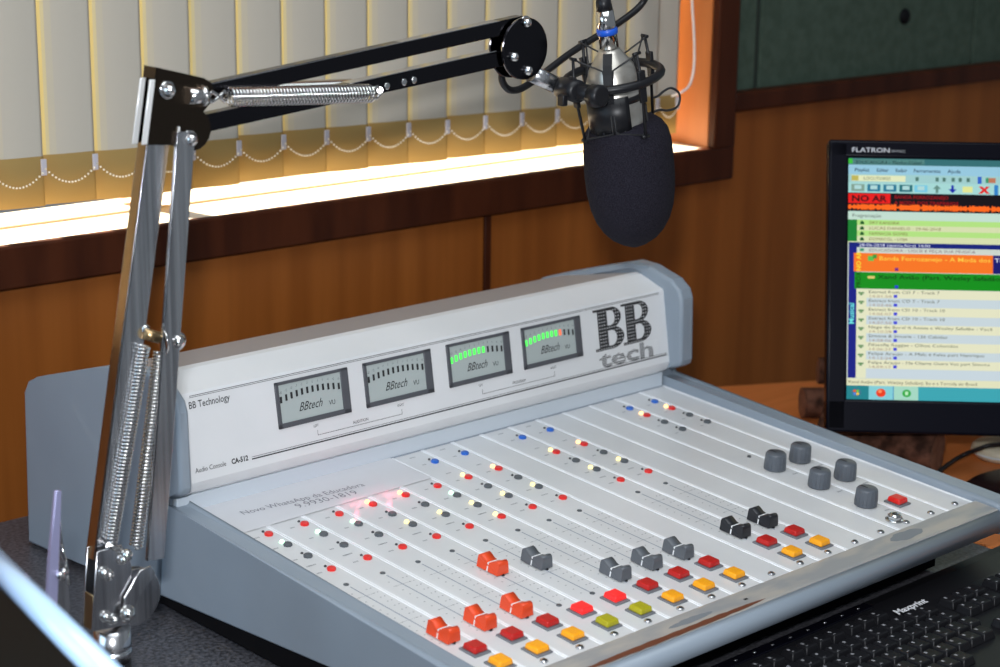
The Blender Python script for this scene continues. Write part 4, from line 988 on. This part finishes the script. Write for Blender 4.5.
# ------------------------------------------------------------------ keyboard
kb = thing('computer_keyboard', 'black keyboard with grey lettering on the desk in front of the console', 'keyboard', (0.43, -0.28, 0))
KX0, KX1, KY0, KY1 = 0.190, 0.668, -0.385, -0.182
b = MB().m(M_blk)
b.prism([(KX0, KY0, 0.0), (KX0, KY0, 0.008), (KX0, KY0 + 0.02, 0.0105), (KX0, KY1 - 0.035, 0.0165), (KX0, KY1 - 0.012, 0.0205), (KX0, KY1, 0.0190), (KX0, KY1, 0.0)], (KX1 - KX0, 0, 0), 0.003, 3)
b.build('keyboard_case', kb)
def ktop(y): return 0.0105 + (y - (KY0 + 0.02)) / (KY1 - 0.035 - KY0 - 0.02) * 0.006
b = MB().m(mat('logo_white', (0.85, 0.85, 0.88), 0.4)); yl = KY1 - 0.030
b.text('Maxprint', Vector((0.4290, -0.2215, 0.0197)), XX, Vector((0, 1, 0)), 0, 0, 0.0125, 1.0, shear=0.25, bold=0.035)
b.build('keyboard_logo', kb, recalc=False)
KM = {}
def keymesh(w_, d_k):
    k = (round(w_, 4), round(d_k, 4))
    if k in KM: return KM[k]
    q = MB().m(M_key); h = 0.0075
    q.hexa([Vector(p) for p in ((-w_ / 2, -d_k / 2, 0), (w_ / 2, -d_k / 2, 0), (w_ / 2, d_k / 2, 0), (-w_ / 2, d_k / 2, 0), (-w_ / 2 + 0.0022, -d_k / 2 + 0.0022, h), (w_ / 2 - 0.0022, -d_k / 2 + 0.0022, h), (w_ / 2 - 0.0022, d_k / 2 - 0.0015, h), (-w_ / 2 + 0.0022, d_k / 2 - 0.0015, h))], 0.0009, 2)
    q.m(M_kprint); q.quad(Vector((0, 0, h + 0.0001)), XX, Vector((0, 1, 0)), -w_ / 2 + 0.0036, -w_ / 2 + 0.0062, d_k / 2 - 0.0068, d_k / 2 - 0.0038)
    q.quad(Vector((0, 0, h + 0.0001)), XX, Vector((0, 1, 0)), -w_ / 2 + 0.0036, -w_ / 2 + 0.0068, -d_k / 2 + 0.0042, -d_k / 2 + 0.0052)
    me = bpy.data.meshes.new('key'); bmesh.ops.recalc_face_normals(q.bm, faces=q.bm.faces); q.bm.to_mesh(me); q.bm.free()
    for m_ in q.mats: me.materials.append(m_)
    KM[k] = me; return me
nk = 0
def key(x, y, w_=0.0182, d_k=0.0182):
    global nk
    nk += 1
    o = bpy.data.objects.new('key', keymesh(w_, d_k)); COL.objects.link(o); put(o, Vector((x, y, ktop(y) - 0.0003)), kb)
rowy = [KY1 - 0.031 - 0.0192 * r for r in range(6)]
PK = 0.0192
for r in range(6):
    y = rowy[r] - (0.003 if r else 0)
    if r == 0: xs = [0.205 + PK * k + 0.006 * (k // 4) for k in range(12)]; 
    else: xs = [0.205 + PK * k + (0, 0, 0.006, 0.010, 0.002, 0)[r] for k in range(14 if r < 5 else 11)]
    for x in xs:
      if r > 0 or x < 0.42: key(x, y, 0.0182, 0.0150 if r == 0 else 0.0182)
    if r < 5:
        for k in range(3):
            if r != 3 and (r > 0): key(0.492 + PK * k, y)
    for k in range(4):
        if r and x < 0.66: key(0.560 + PK * k + 0.003, y)
# row of silver media keys along the back edge
b = MB().m(M_steel)
for k in range(9): b.lathe((0.213 + 0.0245 * k, KY1 - 0.0085, 0.0212), Z3, [(0, 0.0022), (0.0008, 0.0018), (0.001, 0)], 8)
b.m(M_gloss); b.box(0.205, 0.425, KY1 - 0.0150, KY1 - 0.0035, 0.0180, 0.0213, 0.0008)
b.build('media_keys', kb)

# ------------------------------------------------------------------ laptop (left foreground) and chrome clamp
lt = thing('laptop', 'open laptop seen from behind with a painted blue-white glare on the lid edge, bottom left corner', 'laptop', (-0.50, -0.30, 0.0))
e0, e1 = atz(0, 572, 0.25), atz(105, 678, 0.25); ed = (e1 - e0).normalized(); nd = Vector((ed.y, -ed.x, 0)).normalized()
if nd.x > 0: nd = -nd
E0 = e0 - ed * 0.14; E1 = E0 + ed * 0.36
dn_ = (Vector((0, 0, -1)) + nd * 0.22).normalized(); tk = nd.cross(ed) * 0
b = MB().m(mat('dark_olive_lid', (0.010, 0.009, 0.006), 0.5, spec=0.2))
thv = dn_.cross(ed).normalized()
if thv.x < 0: thv = -thv
hL = 0.235 / abs(dn_.z)
b.hexa([E0 + dn_ * hL, E1 + dn_ * hL, E1 + dn_ * hL + thv * 0.008, E0 + dn_ * hL + thv * 0.008, E0 + dn_ * 0.004, E1 + dn_ * 0.004, E1 + dn_ * 0.004 + thv * 0.008, E0 + dn_ * 0.004 + thv * 0.008], 0.001)
b.build('lid', lt)
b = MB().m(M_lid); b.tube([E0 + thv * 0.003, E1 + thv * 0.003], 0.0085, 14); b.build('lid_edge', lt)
b = MB().m(M_lid); hb = E0 + dn_ * hL; hc = E1 + dn_ * hL
b.hexa([zset(hb, 0.001), zset(hc, 0.001), zset(hc, 0.001) + nd * 0.24, zset(hb, 0.001) + nd * 0.24, zset(hb, 0.018), zset(hc, 0.018), zset(hc, 0.018) + nd * 0.24, zset(hb, 0.018) + nd * 0.24], 0.003)
b.build('laptop_base', lt)
# chrome stand behind the laptop
YC = 0.02
cs = thing('chrome_clamp_stand', 'slim polished chrome clamp stand between the laptop corner and the boom arm', 'clamp', at(52, 640, YC) + Vector((0, 0, -0.0)))
Cc = lambda px, py, dy=0.0: at(px, py, YC) + Vector((0, dy, 0))
b = MB().m(mat('lilac_reflecting_steel', (0.50, 0.50, 0.78), 0.3, 0.6))
b.prism([Cc(56, 491), Cc(62, 491), Cc(58, 590), Cc(56, 640), Cc(45, 640), Cc(50, 560)], (0, 0.004, 0), 0.001); b.build('front_blade', cs)
b = MB().m(M_steel); b.prism([Cc(62, 497, 0.005), Cc(66, 540, 0.005), Cc(73, 600, 0.005), Cc(76, 640, 0.005), Cc(55, 640, 0.005), Cc(58, 560, 0.005)], (0, 0.003, 0), 0.001); b.build('side_blade', cs)
b = MB().m(M_chrome); b.ball(Cc(59, 575, -0.002), 0.0035); b.ball(Cc(64, 572, 0.0), 0.0035); b.tube([Cc(62, 545, 0.001), Cc(66, 560, 0.001), Cc(70, 585, 0.001)], 0.0012); b.build('clamp_bolts', cs)
b = MB().m(M_steel); ft = Cc(58, 640); b.cyl((ft.x, ft.y + 0.003, 0.0), (ft.x, ft.y + 0.003, ft.z + 0.004), 0.010, n=24); b.lathe((ft.x, ft.y + 0.003, 0.0), Z3, [(0, 0.03), (0.005, 0.03), (0.007, 0.012)], 28); b.build('stand_post', cs)
